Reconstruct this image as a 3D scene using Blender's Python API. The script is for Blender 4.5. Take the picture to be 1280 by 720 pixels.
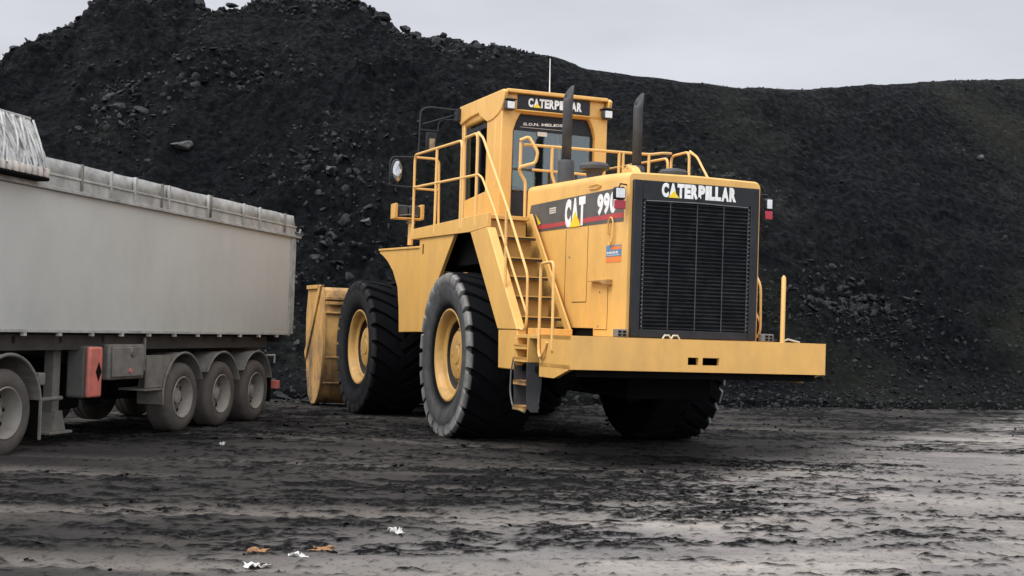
import bpy, bmesh, math, random
import numpy as np
from mathutils import Matrix, Vector, Euler

random.seed(7)
rng = np.random.default_rng(7)
S = bpy.context.scene
COL = S.collection
for o in list(bpy.data.objects):
    bpy.data.objects.remove(o, do_unlink=True)

# ------------------------------------------------------------------ camera
PITCH, ROLL = 0.033, 0.0328
cam_d = bpy.data.cameras.new('camera')
cam = bpy.data.objects.new('camera', cam_d)
COL.objects.link(cam)
S.camera = cam
cam_d.sensor_width = 36.0
cam_d.lens = 1600 / 1280 * 36.0
cam_d.clip_start = 0.1
cam_d.clip_end = 3000
_c, _s = math.cos(ROLL), math.sin(ROLL)
_r = Vector((1, 0, 0)); _u = Vector((0, -math.sin(PITCH), math.cos(PITCH))); _f = Vector((0, math.cos(PITCH), math.sin(PITCH)))
_R = _r * _c + _u * _s; _U = -_r * _s + _u * _c
cam.matrix_world = Matrix(((_R.x, _U.x, -_f.x, 0), (_R.y, _U.y, -_f.y, 0), (_R.z, _U.z, -_f.z, 1.7), (0, 0, 0, 1)))
S.render.resolution_x, S.render.resolution_y = 1024, 576
S.render.engine = 'CYCLES'

# ------------------------------------------------------------------ world and sun
SUN_ELEV, SUN_AZ = math.radians(54), math.radians(230)     # azimuth clockwise from +Y: behind the camera, a little left
world = bpy.data.worlds.new('World'); S.world = world
world.use_nodes = True
wn, wl = world.node_tree.nodes, world.node_tree.links
wn.clear()
w_out = wn.new('ShaderNodeOutputWorld'); w_bg = wn.new('ShaderNodeBackground')
sky = wn.new('ShaderNodeTexSky'); sky.sky_type = 'NISHITA'; sky.sun_disc = False
sky.sun_elevation = SUN_ELEV; sky.sun_rotation = SUN_AZ; sky.dust_density = 4.0; sky.air_density = 1.0
tc = wn.new('ShaderNodeTexCoord')
sep = wn.new('ShaderNodeSeparateXYZ'); wl.new(tc.outputs['Generated'], sep.inputs[0])
# overcast: dull at the far horizon, brighter overhead and on the sun's side
elev = wn.new('ShaderNodeMapRange'); elev.inputs['From Min'].default_value = 0.28; elev.inputs['From Max'].default_value = 0.85
elev.inputs['To Min'].default_value = 0.0; elev.inputs['To Max'].default_value = 1.0; elev.interpolation_type = 'SMOOTHSTEP'
wl.new(sep.outputs['Z'], elev.inputs['Value'])
side = wn.new('ShaderNodeMapRange'); side.inputs['From Min'].default_value = 0.62; side.inputs['From Max'].default_value = -0.45
side.inputs['To Min'].default_value = 0.0; side.inputs['To Max'].default_value = 1.0; side.interpolation_type = 'SMOOTHSTEP'
dirn = wn.new('ShaderNodeVectorMath'); dirn.operation = 'DOT_PRODUCT'; dirn.inputs[1].default_value = (0.58, 0.81, 0.0)
wl.new(tc.outputs['Generated'], dirn.inputs[0]); wl.new(dirn.outputs['Value'], side.inputs['Value'])
mxx = wn.new('ShaderNodeMath'); mxx.operation = 'MAXIMUM'
wl.new(elev.outputs[0], mxx.inputs[0]); wl.new(side.outputs[0], mxx.inputs[1])
cr = wn.new('ShaderNodeMix'); cr.data_type = 'RGBA'
cr.inputs['A'].default_value = (3.88, 3.96, 4.26, 1); cr.inputs['B'].default_value = (10.6, 10.8, 11.2, 1)
wl.new(mxx.outputs[0], cr.inputs['Factor'])
cmap = wn.new('ShaderNodeMapping'); cmap.inputs['Scale'].default_value = (1.0, 1.0, 3.2)
wl.new(tc.outputs['Generated'], cmap.inputs[0])
cn = wn.new('ShaderNodeTexNoise'); cn.inputs['Scale'].default_value = 2.6; cn.inputs['Detail'].default_value = 5; cn.inputs['Roughness'].default_value = 0.5
wl.new(cmap.outputs[0], cn.inputs['Vector'])
crp = wn.new('ShaderNodeMapRange'); crp.inputs['From Min'].default_value = 0.34; crp.inputs['From Max'].default_value = 0.66
crp.inputs['To Min'].default_value = 0.86; crp.inputs['To Max'].default_value = 1.12
wl.new(cn.outputs['Fac'], crp.inputs['Value'])
cm = wn.new('ShaderNodeMix'); cm.data_type = 'RGBA'; cm.blend_type = 'MULTIPLY'; cm.inputs['Factor'].default_value = 1.0
wl.new(cr.outputs['Result'], cm.inputs['A']); wl.new(crp.outputs[0], cm.inputs['B'])
skm = wn.new('ShaderNodeMix'); skm.data_type = 'RGBA'; skm.inputs['Factor'].default_value = 0.93
wl.new(sky.outputs[0], skm.inputs['A']); wl.new(cm.outputs['Result'], skm.inputs['B'])
wl.new(skm.outputs['Result'], w_bg.inputs['Color']); w_bg.inputs['Strength'].default_value = 0.10
wl.new(w_bg.outputs[0], w_out.inputs[0])

sun_d = bpy.data.lights.new('sun', 'SUN'); sun_d.energy = 1.5; sun_d.angle = math.radians(28); sun_d.color = (1.0, 0.965, 0.91)
sun = bpy.data.objects.new('sun', sun_d); COL.objects.link(sun)
_d = Vector((math.sin(SUN_AZ) * math.cos(SUN_ELEV), math.cos(SUN_AZ) * math.cos(SUN_ELEV), math.sin(SUN_ELEV)))
sun.rotation_euler = _d.to_track_quat('Z', 'Y').to_euler()
sun.location = (0, -10, 30)

vs = S.view_settings
vs.view_transform = 'Standard'; vs.look = 'None'; vs.gamma = 1.0; vs.use_curve_mapping = False
vs.exposure = 0.82

# ------------------------------------------------------------------ tagging helpers
def tag(o, label=None, cat=None, group=None, kind=None):
    if label: o['label'] = label
    if cat: o['category'] = cat
    if group: o['group'] = group
    if kind: o['kind'] = kind
    return o

def empty(name, loc=(0, 0, 0), rz=0.0):
    o = bpy.data.objects.new(name, None); COL.objects.link(o)
    o.location = loc; o.rotation_euler = (0, 0, rz); o.empty_display_size = 0.3
    return o

# ------------------------------------------------------------------ materials
MATS = {}
def mat(name, col, rough=0.5, metal=0.0, var=0.12, vscale=3.0, dirt=None, dirt_amt=0.0, dscale=1.5, bump=0.0, bscale=40.0, spec=0.5, coat=0.0, zdirt=None, stretch=None):
    m = bpy.data.materials.new(name); m.use_nodes = True
    n, l = m.node_tree.nodes, m.node_tree.links
    b = n['Principled BSDF']
    b.inputs['Roughness'].default_value = rough; b.inputs['Metallic'].default_value = metal
    b.inputs['Specular IOR Level'].default_value = spec
    b.inputs['Coat Weight'].default_value = coat
    t = n.new('ShaderNodeTexCoord')
    vec = t.outputs['Object']
    if stretch:
        mp = n.new('ShaderNodeMapping'); mp.inputs['Scale'].default_value = stretch; l.new(vec, mp.inputs[0]); svec = mp.outputs[0]
    else: svec = vec
    nz = n.new('ShaderNodeTexNoise'); nz.inputs['Scale'].default_value = vscale; nz.inputs['Detail'].default_value = 6; nz.inputs['Roughness'].default_value = 0.6
    l.new(vec, nz.inputs['Vector'])
    mr = n.new('ShaderNodeMapRange'); mr.inputs['From Min'].default_value = 0.3; mr.inputs['From Max'].default_value = 0.7
    mr.inputs['To Min'].default_value = 1 - var; mr.inputs['To Max'].default_value = 1 + var * 0.6
    l.new(nz.outputs['Fac'], mr.inputs['Value'])
    mx = n.new('ShaderNodeMix'); mx.data_type = 'RGBA'; mx.blend_type = 'MULTIPLY'; mx.inputs['Factor'].default_value = 1
    mx.inputs['A'].default_value = (*col, 1); l.new(mr.outputs[0], mx.inputs['B'])
    out = mx.outputs['Result']
    if dirt:
        dn = n.new('ShaderNodeTexNoise'); dn.inputs['Scale'].default_value = dscale; dn.inputs['Detail'].default_value = 9; dn.inputs['Roughness'].default_value = 0.68
        l.new(svec, dn.inputs['Vector'])
        dr = n.new('ShaderNodeMapRange'); dr.inputs['From Min'].default_value = 0.42; dr.inputs['From Max'].default_value = 0.72
        dr.inputs['To Max'].default_value = dirt_amt
        l.new(dn.outputs['Fac'], dr.inputs['Value'])
        fac = dr.outputs[0]
        if zdirt:
            sp = n.new('ShaderNodeSeparateXYZ'); l.new(vec, sp.inputs[0])
            zr = n.new('ShaderNodeMapRange'); zr.inputs['From Min'].default_value = zdirt[1]; zr.inputs['From Max'].default_value = zdirt[0]
            zr.inputs['To Max'].default_value = zdirt[2]
            l.new(sp.outputs['Z'], zr.inputs['Value'])
            ad = n.new('ShaderNodeMath'); ad.operation = 'MULTIPLY_ADD'; ad.use_clamp = True
            l.new(zr.outputs[0], ad.inputs[0]); l.new(dn.outputs['Fac'], ad.inputs[1]); l.new(fac, ad.inputs[2]); fac = ad.outputs[0]
        dm = n.new('ShaderNodeMix'); dm.data_type = 'RGBA'; dm.inputs['B'].default_value = (*dirt, 1)
        l.new(out, dm.inputs['A']); l.new(fac, dm.inputs['Factor']); out = dm.outputs['Result']
        rr = n.new('ShaderNodeMapRange'); rr.inputs['To Min'].default_value = rough; rr.inputs['To Max'].default_value = min(1, rough + 0.45)
        l.new(fac, rr.inputs['Value']); l.new(rr.outputs[0], b.inputs['Roughness'])
    l.new(out, b.inputs['Base Color'])
    if bump:
        bn = n.new('ShaderNodeTexNoise'); bn.inputs['Scale'].default_value = bscale; bn.inputs['Detail'].default_value = 5
        l.new(vec, bn.inputs['Vector'])
        bp = n.new('ShaderNodeBump'); bp.inputs['Strength'].default_value = 0.6; bp.inputs['Distance'].default_value = bump
        l.new(bn.outputs['Fac'], bp.inputs['Height']); l.new(bp.outputs[0], b.inputs['Normal'])
    MATS[name] = m
    return m

YEL = (0.68, 0.385, 0.105)
mat('machine_yellow', YEL, rough=0.42, var=0.05, vscale=1.2, dirt=(0.22, 0.14, 0.06), dirt_amt=0.27, dscale=2.6, stretch=(1, 1, 0.5), zdirt=(0.9, 1.6, 0.16), bump=0.0015, bscale=6)
mat('worn_yellow', (0.52, 0.29, 0.09), rough=0.55, var=0.2, vscale=2.0, dirt=(0.07, 0.05, 0.035), dirt_amt=1.0, dscale=2.1, zdirt=(0.1, 1.1, 0.9), stretch=(1, 1, 0.6), bump=0.004, bscale=9)
mat('worn_yellow_light', (0.60, 0.34, 0.10), rough=0.5, var=0.12, vscale=4, dirt=(0.10, 0.07, 0.04), dirt_amt=0.55, dscale=5)
mat('rim_yellow', (0.52, 0.30, 0.085), rough=0.5, var=0.12, vscale=4, dirt=(0.12, 0.09, 0.06), dirt_amt=0.6, dscale=4)
mat('rail_yellow', (0.72, 0.43, 0.14), rough=0.45, var=0.1, vscale=6, dirt=(0.25, 0.17, 0.09), dirt_amt=0.3, dscale=6)
mat('black_paint', (0.011, 0.013, 0.018), rough=0.5, var=0.2, spec=0.3, dirt=(0.035, 0.035, 0.04), dirt_amt=0.5, dscale=3)
mat('grille_black', (0.006, 0.008, 0.011), spec=0.2, rough=0.6, var=0.2, dirt=(0.04, 0.04, 0.045), dirt_amt=0.6, dscale=5)
mat('undercarriage_and_shade', (0.006, 0.006, 0.0065), rough=0.95, var=0.3, spec=0.05)  # near-black for dark parts; also puts the shade under the machines into colour
mat('exhaust_black', (0.03, 0.032, 0.038), rough=0.6, var=0.3, vscale=5, dirt=(0.09, 0.085, 0.08), dirt_amt=0.5, dscale=3)
mat('tread_grating_shade', (0.045, 0.035, 0.025), rough=0.8, var=0.3, vscale=9, dirt=(0.16, 0.10, 0.04), dirt_amt=0.5, dscale=9)  # dark grating tone also paints in the shade below each tread
mat('decal_grey', (0.068, 0.066, 0.064), rough=0.4, var=0.25, vscale=2, dirt=(0.14, 0.13, 0.12), dirt_amt=0.5, dscale=3)
mat('decal_red', (0.42, 0.035, 0.045), rough=0.45, dirt=(0.2, 0.1, 0.08), dirt_amt=0.4, dscale=5)
mat('letter_white', (0.78, 0.78, 0.78), rough=0.5, var=0.05, dirt=(0.45, 0.43, 0.4), dirt_amt=0.5, dscale=9)
mat('letter_yellow', (0.80, 0.55, 0.02), rough=0.5, var=0.05)
mat('sticker_blue', (0.06, 0.22, 0.42), rough=0.5)
mat('sticker_orange', (0.78, 0.20, 0.04), rough=0.5)
mat('sticker_pale', (0.62, 0.55, 0.48), rough=0.5)
mat('lamp_clear', (0.62, 0.64, 0.66), rough=0.2, var=0.15, vscale=20)
mat('lamp_red', (0.32, 0.012, 0.03), rough=0.3, var=0.15)
mat('mirror_glass', (0.35, 0.37, 0.4), rough=0.08, metal=0.9, var=0.3, vscale=6)
mat('seat_fabric', (0.04, 0.04, 0.045), rough=0.9)
mat('hi_vis_cloth', (0.38, 0.55, 0.22), rough=0.85, var=0.3, vscale=12)
mat('beige_card', (0.50, 0.40, 0.28), rough=0.8)
mat('trailer_panel', (0.47, 0.475, 0.455), rough=0.55, var=0.04, vscale=0.8, dirt=(0.28, 0.28, 0.26), dirt_amt=0.35, dscale=0.7, stretch=(1, 1, 0.7), zdirt=(1.4, 2.2, 0.35), bump=0.004, bscale=1.1)
mat('trailer_rim', (0.40, 0.40, 0.385), rough=0.6, var=0.18, vscale=4, dirt=(0.10, 0.10, 0.095), dirt_amt=0.7, dscale=3, bump=0.01, bscale=5)
mat('dusty_metal', (0.17, 0.16, 0.145), rough=0.75, var=0.2, vscale=4, dirt=(0.07, 0.065, 0.06), dirt_amt=0.8, dscale=3)
mat('dusty_chassis_well_shade', (0.026, 0.023, 0.022), rough=0.85, var=0.3, vscale=3, dirt=(0.07, 0.06, 0.055), dirt_amt=0.5, dscale=2)  # dusty chassis tone; also the painted shadow inside the loader rims
mat('dusty_rim', (0.27, 0.25, 0.225), rough=0.7, var=0.2, vscale=6, dirt=(0.10, 0.09, 0.08), dirt_amt=0.7, dscale=6)
mat('dusty_rubber', (0.095, 0.085, 0.078), rough=0.92, var=0.2, vscale=5, dirt=(0.045, 0.04, 0.038), dirt_amt=0.6, dscale=4, spec=0.2, bump=0.004, bscale=20)
mat('red_plastic', (0.56, 0.15, 0.12), rough=0.5, var=0.15, vscale=5, dirt=(0.22, 0.12, 0.1), dirt_amt=0.6, dscale=6)
mat('grey_box', (0.09, 0.085, 0.08), rough=0.8, dirt=(0.05, 0.045, 0.04), dirt_amt=0.6, dscale=4)
mat('tarp_cloth', (0.56, 0.56, 0.55), rough=0.85, var=0.18, vscale=4, dirt=(0.18, 0.175, 0.17), dirt_amt=0.75, dscale=5, bump=0.012, bscale=14)
mat('tarp_strap', (0.55, 0.50, 0.45), rough=0.85, var=0.2, dirt=(0.3, 0.2, 0.16), dirt_amt=0.5, dscale=5)
mat('litter_white', (0.60, 0.59, 0.57), rough=0.7, var=0.15, vscale=20, dirt=(0.16, 0.15, 0.14), dirt_amt=0.6, dscale=16)
mat('litter_orange', (0.26, 0.13, 0.055), rough=0.8, var=0.3, vscale=30)
mat('bare_steel', (0.16, 0.16, 0.16), rough=0.6, metal=0.3, var=0.3, vscale=8)
mat('cable_pale', (0.5, 0.45, 0.36), rough=0.6)

def tyre_mat(name, dark, dust, amt, shoulder, y0, y1):
    m = mat(name, dark, rough=0.95, var=0.25, vscale=3, spec=0.08)
    n, l = m.node_tree.nodes, m.node_tree.links
    b = n['Principled BSDF']; src = b.inputs['Base Color'].links[0].from_socket
    t = n.new('ShaderNodeTexCoord'); sp = n.new('ShaderNodeSeparateXYZ'); l.new(t.outputs['Object'], sp.inputs[0])
    ab = n.new('ShaderNodeMath'); ab.operation = 'ADD'; ab.inputs[1].default_value = 0.0; l.new(sp.outputs['Y'], ab.inputs[0])   # only the outer side is scuffed
    mr = n.new('ShaderNodeMapRange'); mr.inputs['From Min'].default_value = y0; mr.inputs['From Max'].default_value = y1
    l.new(ab.outputs[0], mr.inputs['Value'])
    nz = n.new('ShaderNodeTexNoise'); nz.inputs['Scale'].default_value = 5.0; nz.inputs['Detail'].default_value = 8; nz.inputs['Roughness'].default_value = 0.65
    l.new(t.outputs['Object'], nz.inputs['Vector'])
    nr = n.new('ShaderNodeMapRange'); nr.inputs['From Min'].default_value = 0.3; nr.inputs['From Max'].default_value = 0.7; nr.inputs['To Min'].default_value = 0.45 * amt; nr.inputs['To Max'].default_value = amt
    l.new(nz.outputs['Fac'], nr.inputs['Value'])
    mu = n.new('ShaderNodeMath'); mu.operation = 'MULTIPLY'; l.new(mr.outputs[0], mu.inputs[0]); l.new(nr.outputs[0], mu.inputs[1])
    # radius: the shoulder ring is scuffed paler
    ln = n.new('ShaderNodeVectorMath'); ln.operation = 'LENGTH'
    cb = n.new('ShaderNodeCombineXYZ'); l.new(sp.outputs['X'], cb.inputs[0]); l.new(sp.outputs['Z'], cb.inputs[2]); l.new(cb.outputs[0], ln.inputs[0])
    rr = n.new('ShaderNodeMapRange'); rr.inputs['From Min'].default_value = 1.08; rr.inputs['From Max'].default_value = 1.2
    l.new(ln.outputs['Value'], rr.inputs['Value'])
    dc = n.new('ShaderNodeMix'); dc.data_type = 'RGBA'; dc.inputs['A'].default_value = (*dust, 1); dc.inputs['B'].default_value = (*shoulder, 1)
    l.new(rr.outputs[0], dc.inputs['Factor'])
    mx = n.new('ShaderNodeMix'); mx.data_type = 'RGBA'; l.new(mu.outputs[0], mx.inputs['Factor']); l.new(src, mx.inputs['A']); l.new(dc.outputs['Result'], mx.inputs['B'])
    l.new(mx.outputs['Result'], b.inputs['Base Color'])
    bn = n.new('ShaderNodeBump'); bn.inputs['Strength'].default_value = 0.5; bn.inputs['Distance'].default_value = 0.01
    l.new(nz.outputs['Fac'], bn.inputs['Height']); l.new(bn.outputs[0], b.inputs['Normal'])
tyre_mat('tyre_rear', (0.0055, 0.006, 0.0075), (0.088, 0.088, 0.092), 1.0, (0.26, 0.255, 0.25), 0.49, 0.54)
tyre_mat('tyre_front', (0.0055, 0.006, 0.0075), (0.030, 0.030, 0.032), 0.9, (0.036, 0.036, 0.038), 0.50, 0.545)

def glass_mat(name, tint, transp):
    m = bpy.data.materials.new(name); m.use_nodes = True
    n, l = m.node_tree.nodes, m.node_tree.links; n.clear()
    o = n.new('ShaderNodeOutputMaterial'); tr = n.new('ShaderNodeBsdfTransparent'); tr.inputs[0].default_value = (*transp, 1)
    gl = n.new('ShaderNodeBsdfGlossy'); gl.inputs['Color'].default_value = (0.9, 0.97, 1.0, 1); gl.inputs['Roughness'].default_value = 0.04
    fr = n.new('ShaderNodeFresnel'); fr.inputs['IOR'].default_value = 1.5
    mr = n.new('ShaderNodeMapRange'); mr.inputs['To Min'].default_value = 0.035; l.new(fr.outputs[0], mr.inputs['Value'])
    ms = n.new('ShaderNodeMixShader'); l.new(mr.outputs[0], ms.inputs[0]); l.new(tr.outputs[0], ms.inputs[1]); l.new(gl.outputs[0], ms.inputs[2])
    l.new(ms.outputs[0], o.inputs[0]); MATS[name] = m
glass_mat('cab_glass', (0.02, 0.03, 0.035), (0.60, 0.68, 0.70))

# ------------------------------------------------------------------ mesh builder
class MB:
    def __init__(s): s.v = []; s.f = []
    def _add(s, vs, fs):
        k = len(s.v); s.v += [tuple(map(float, v)) for v in vs]; s.f += [tuple(i + k for i in f) for f in fs]; return s
    def box(s, x0, x1, y0, y1, z0, z1):
        x0, x1 = min(x0, x1), max(x0, x1); y0, y1 = min(y0, y1), max(y0, y1); z0, z1 = min(z0, z1), max(z0, z1)
        return s._add([(x0,y0,z0),(x1,y0,z0),(x1,y1,z0),(x0,y1,z0),(x0,y0,z1),(x1,y0,z1),(x1,y1,z1),(x0,y1,z1)],
                      [(0,3,2,1),(4,5,6,7),(0,1,5,4),(1,2,6,5),(2,3,7,6),(3,0,4,7)])
    def prism(s, poly, axis, a, b):
        """poly: 2-D points; axis 'Y' -> (X,Z) points, 'X' -> (Y,Z), 'Z' -> (X,Y)."""
        def P(p, t):
            return {'Y': (p[0], t, p[1]), 'X': (t, p[0], p[1]), 'Z': (p[0], p[1], t)}[axis]
        n = len(poly)
        vs = [P(p, a) for p in poly] + [P(p, b) for p in poly]
        fs = [tuple(range(n)), tuple(range(2 * n - 1, n - 1, -1))] + [(i, i + n, (i + 1) % n + n, (i + 1) % n) for i in range(n)]
        return s._add(vs, fs)
    def tube(s, pts, r, n=10, rnd=0.0):
        pts = [Vector(p) for p in pts]
        if rnd > 0 and len(pts) > 2:
            q = [pts[0]]
            for i in range(1, len(pts) - 1):
                a, b, c = pts[i - 1], pts[i], pts[i + 1]
                d1 = min(rnd, (a - b).length * 0.45); d2 = min(rnd, (c - b).length * 0.45)
                p0 = b + (a - b).normalized() * d1; p2 = b + (c - b).normalized() * d2
                for t in (0, .25, .5, .75, 1): q.append(p0 * (1 - t) ** 2 + b * 2 * t * (1 - t) + p2 * t * t)
            q.append(pts[-1]); pts = q
        k = len(s.v); up = None; m = len(pts)
        for i, p in enumerate(pts):
            d = (pts[min(i + 1, m - 1)] - pts[max(i - 1, 0)]).normalized()
            if up is None:
                up = Vector((0, 0, 1)) if abs(d.z) < 0.9 else Vector((1, 0, 0))
            u = (up - d * up.dot(d)).normalized(); w = d.cross(u); up = u
            rr = r[i] if isinstance(r, (list, tuple)) else r
            for j in range(n):
                a = 2 * math.pi * j / n
                s.v.append(tuple(p + u * (math.cos(a) * rr) + w * (math.sin(a) * rr)))
        for i in range(m - 1):
            for j in range(n):
                a = k + i * n + j; b = k + i * n + (j + 1) % n
                s.f.append((a, b, b + n, a + n))
        s.f.append(tuple(k + j for j in range(n - 1, -1, -1))); s.f.append(tuple(k + (m - 1) * n + j for j in range(n)))
        return s
    def lathe(s, prof, axis='Y', c=(0, 0, 0), n=48, close=True):
        """prof: (h, r) along axis."""
        k = len(s.v)
        for h, r in prof:
            for j in range(n):
                a = 2 * math.pi * j / n; u, w = math.cos(a) * r, math.sin(a) * r
                p = {'Y': (u, h, w), 'Z': (u, w, h), 'X': (h, u, w)}[axis]
                s.v.append((p[0] + c[0], p[1] + c[1], p[2] + c[2]))
        for i in range(len(prof) - 1):
            for j in range(n):
                a = k + i * n + j; b = k + i * n + (j + 1) % n
                s.f.append((a, a + n, b + n, b))
        if close:
            s.f.append(tuple(k + j for j in range(n))); s.f.append(tuple(k + (len(prof) - 1) * n + j for j in range(n - 1, -1, -1)))
        return s
    def map(s, fn): s.v = [tuple(fn(*v)) for v in s.v]; return s
    def mirror_y(s): s.v = [(x, -y, z) for x, y, z in s.v]; s.f = [tuple(reversed(f)) for f in s.f]; return s
    def build(s, name, m, parent=None, bevel=0.0, smooth=35, label=None, seg=2):
        me = bpy.data.meshes.new(name); me.from_pydata(s.v, [], s.f); me.validate()
        bm = bmesh.new(); bm.from_mesh(me); bmesh.ops.recalc_face_normals(bm, faces=bm.faces); bm.to_mesh(me); bm.free()
        if smooth:
            me.polygons.foreach_set('use_smooth', [True] * len(me.polygons)); me.set_sharp_from_angle(angle=math.radians(smooth))
        me.materials.append(MATS[m])
        o = bpy.data.objects.new(name, me); COL.objects.link(o)
        if parent: o.parent = parent
        if bevel:
            b = o.modifiers.new('bevel', 'BEVEL'); b.width = bevel; b.segments = seg; b.limit_method = 'ANGLE'; b.angle_limit = math.radians(40)
        if label: o['label'] = label
        return o

def split_build(mb, name, m, parent, **k):
    """each loose piece of mb becomes an object of its own"""
    par = list(range(len(mb.v)))
    def find(a):
        while par[a] != a: par[a] = par[par[a]]; a = par[a]
        return a
    for f in mb.f:
        r0 = find(f[0])
        for i in f[1:]: par[find(i)] = r0
    groups = {}
    for f in mb.f: groups.setdefault(find(f[0]), []).append(f)
    out = []
    for g in groups.values():
        ids = sorted({i for f in g for i in f}); mp = {a: b for b, a in enumerate(ids)}
        q = MB(); q.v = [mb.v[i] for i in ids]; q.f = [tuple(mp[i] for i in f) for f in g]
        out.append(q.build(name, m, parent, **k))
    return out

def arc(cx, cy, r, a0, a1, n):
    return [(cx + r * math.cos(math.radians(a0 + (a1 - a0) * i / n)), cy + r * math.sin(math.radians(a0 + (a1 - a0) * i / n))) for i in range(n + 1)]

def lettering(name, text, m, parent, origin, right, up, width, height, thick=0.004, bold=0.02, spacing=1.0):
    """Raised letters: origin = lower-left corner of the text box."""
    wid = {'I': .5, 'L': .86, 'E': .9, 'C': 1.0, '.': .35, ' ': .5, 'M': 1.3, 'N': 1.05, 'A': 1.12}
    tot = sum(wid.get(c, 1.0) for c in text); gap = .06
    V, F = [], []; k = 0; xx = 0.0
    for ch in text:
        w_ = wid.get(ch, 1.0) / tot
        if ch == ' ': xx += w_; continue
        cu = bpy.data.curves.new(name, 'FONT'); cu.body = ch; cu.offset = bold; cu.extrude = 0.5; cu.resolution_u = 4
        to = bpy.data.objects.new(name + '_curve', cu); COL.objects.link(to)
        dg = bpy.context.evaluated_depsgraph_get(); dg.update()
        me = bpy.data.meshes.new_from_object(to.evaluated_get(dg))
        bpy.data.objects.remove(to, do_unlink=True)
        co = np.zeros(len(me.vertices) * 3); me.vertices.foreach_get('co', co); co = co.reshape(-1, 3)
        mn, mx = co.min(0), co.max(0)
        q = (co - mn) / np.maximum(mx - mn, 1e-6)
        q[:, 0] = xx + w_ * (gap / 2 + q[:, 0] * (1 - gap))
        if ch == '.': q[:, 1] *= .2
        V += q.tolist(); F += [tuple(i + k for i in p.vertices) for p in me.polygons]; k += len(q); xx += w_
        bpy.data.meshes.remove(me)
    q = np.array(V)
    R_, U_ = np.array(right, float), np.array(up, float); N_ = np.cross(R_, U_)
    w = np.array(origin, float) + q[:, :1] * width * R_ + q[:, 1:2] * height * U_ + q[:, 2:3] * thick * N_
    me = bpy.data.meshes.new(name); me.from_pydata([tuple(p) for p in w], [], F); me.update()
    me.materials.append(MATS[m])
    o = bpy.data.objects.new(name, me); COL.objects.link(o); o.parent = parent
    return o

# ------------------------------------------------------------------ numpy noise
_tab = rng.random((256, 256))
def vnoise(x, y, seed=0):
    x = x + seed * 17.31; y = y + seed * 9.77
    xi = np.floor(x).astype(int); yi = np.floor(y).astype(int); fx = x - xi; fy = y - yi
    fx = fx * fx * fx * (fx * (fx * 6 - 15) + 10); fy = fy * fy * fy * (fy * (fy * 6 - 15) + 10)
    def T(a, b): return _tab[a % 256, b % 256]
    a = T(xi, yi) * (1 - fx) + T(xi + 1, yi) * fx; b = T(xi, yi + 1) * (1 - fx) + T(xi + 1, yi + 1) * fx
    return (a * (1 - fy) + b * fy) * 2 - 1
def fbm(x, y, o=5, seed=0, g=0.5, lac=2.03):
    s = 0; a = 1.0; t = 0
    for i in range(o):
        s = s + a * vnoise(x, y, seed + i * 3); t += a; a *= g; x = x * lac; y = y * lac
    return s / t
def ridged(x, y, o=4, seed=0):
    s = 0; a = 1.0; t = 0
    for i in range(o):
        s = s + a * (1 - np.abs(vnoise(x, y, seed + i * 3)) * 2); t += a; a *= .5; x = x * 2.07; y = y * 2.07
    return s / t
def sstep(a, b, x):
    t = np.clip((x - a) / (b - a), 0, 1); return t * t * (3 - 2 * t)

def worley(x, y, seed=0):
    # distance to the nearest jittered cell point, to the second nearest, and a random value of the nearest cell
    xi = np.floor(x).astype(int); yi = np.floor(y).astype(int)
    d1 = np.full(x.shape, 9.0); d2 = np.full(x.shape, 9.0); c = np.zeros(x.shape)
    for a in (-1, 0, 1):
        for b in (-1, 0, 1):
            cx0 = xi + a; cy0 = yi + b
            jx = _tab[(cx0 + seed * 7) % 256, (cy0 + 31) % 256]; jy = _tab[(cx0 + 91) % 256, (cy0 + seed * 13) % 256]; rv = _tab[(cx0 * 3 + 17) % 256, (cy0 * 5 + seed) % 256]
            d = np.hypot(cx0 + jx - x, cy0 + jy - y)
            n = d < d1
            d2 = np.where(n, d1, np.minimum(d2, d)); c = np.where(n, rv, c); d1 = np.where(n, d, d1)
    return d1, d2, c

def grid_mesh(name, X, Y, Z, m, attr=None):
    ny, nx = X.shape
    me = bpy.data.meshes.new(name)
    co = np.stack([X, Y, Z], -1).reshape(-1, 3).astype(np.float32)
    idx = np.arange(nx * ny).reshape(ny, nx)
    q = np.stack([idx[:-1, :-1], idx[:-1, 1:], idx[1:, 1:], idx[1:, :-1]], -1).reshape(-1, 4)
    me.vertices.add(len(co)); me.vertices.foreach_set('co', co.ravel())
    me.loops.add(q.size); me.loops.foreach_set('vertex_index', q.ravel().astype(np.int32))
    me.polygons.add(len(q)); me.polygons.foreach_set('loop_start', (np.arange(len(q)) * 4).astype(np.int32))
    me.polygons.foreach_set('loop_total', np.full(len(q), 4, np.int32))
    me.polygons.foreach_set('use_smooth', np.ones(len(q), bool))
    me.update(calc_edges=True); me.validate()
    if attr:
        for k, a in attr.items():
            at = me.attributes.new(k, 'FLOAT', 'POINT'); at.data.foreach_set('value', a.ravel().astype(np.float32))
    me.materials.append(m)
    o = bpy.data.objects.new(name, me); COL.objects.link(o)
    return o

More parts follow.
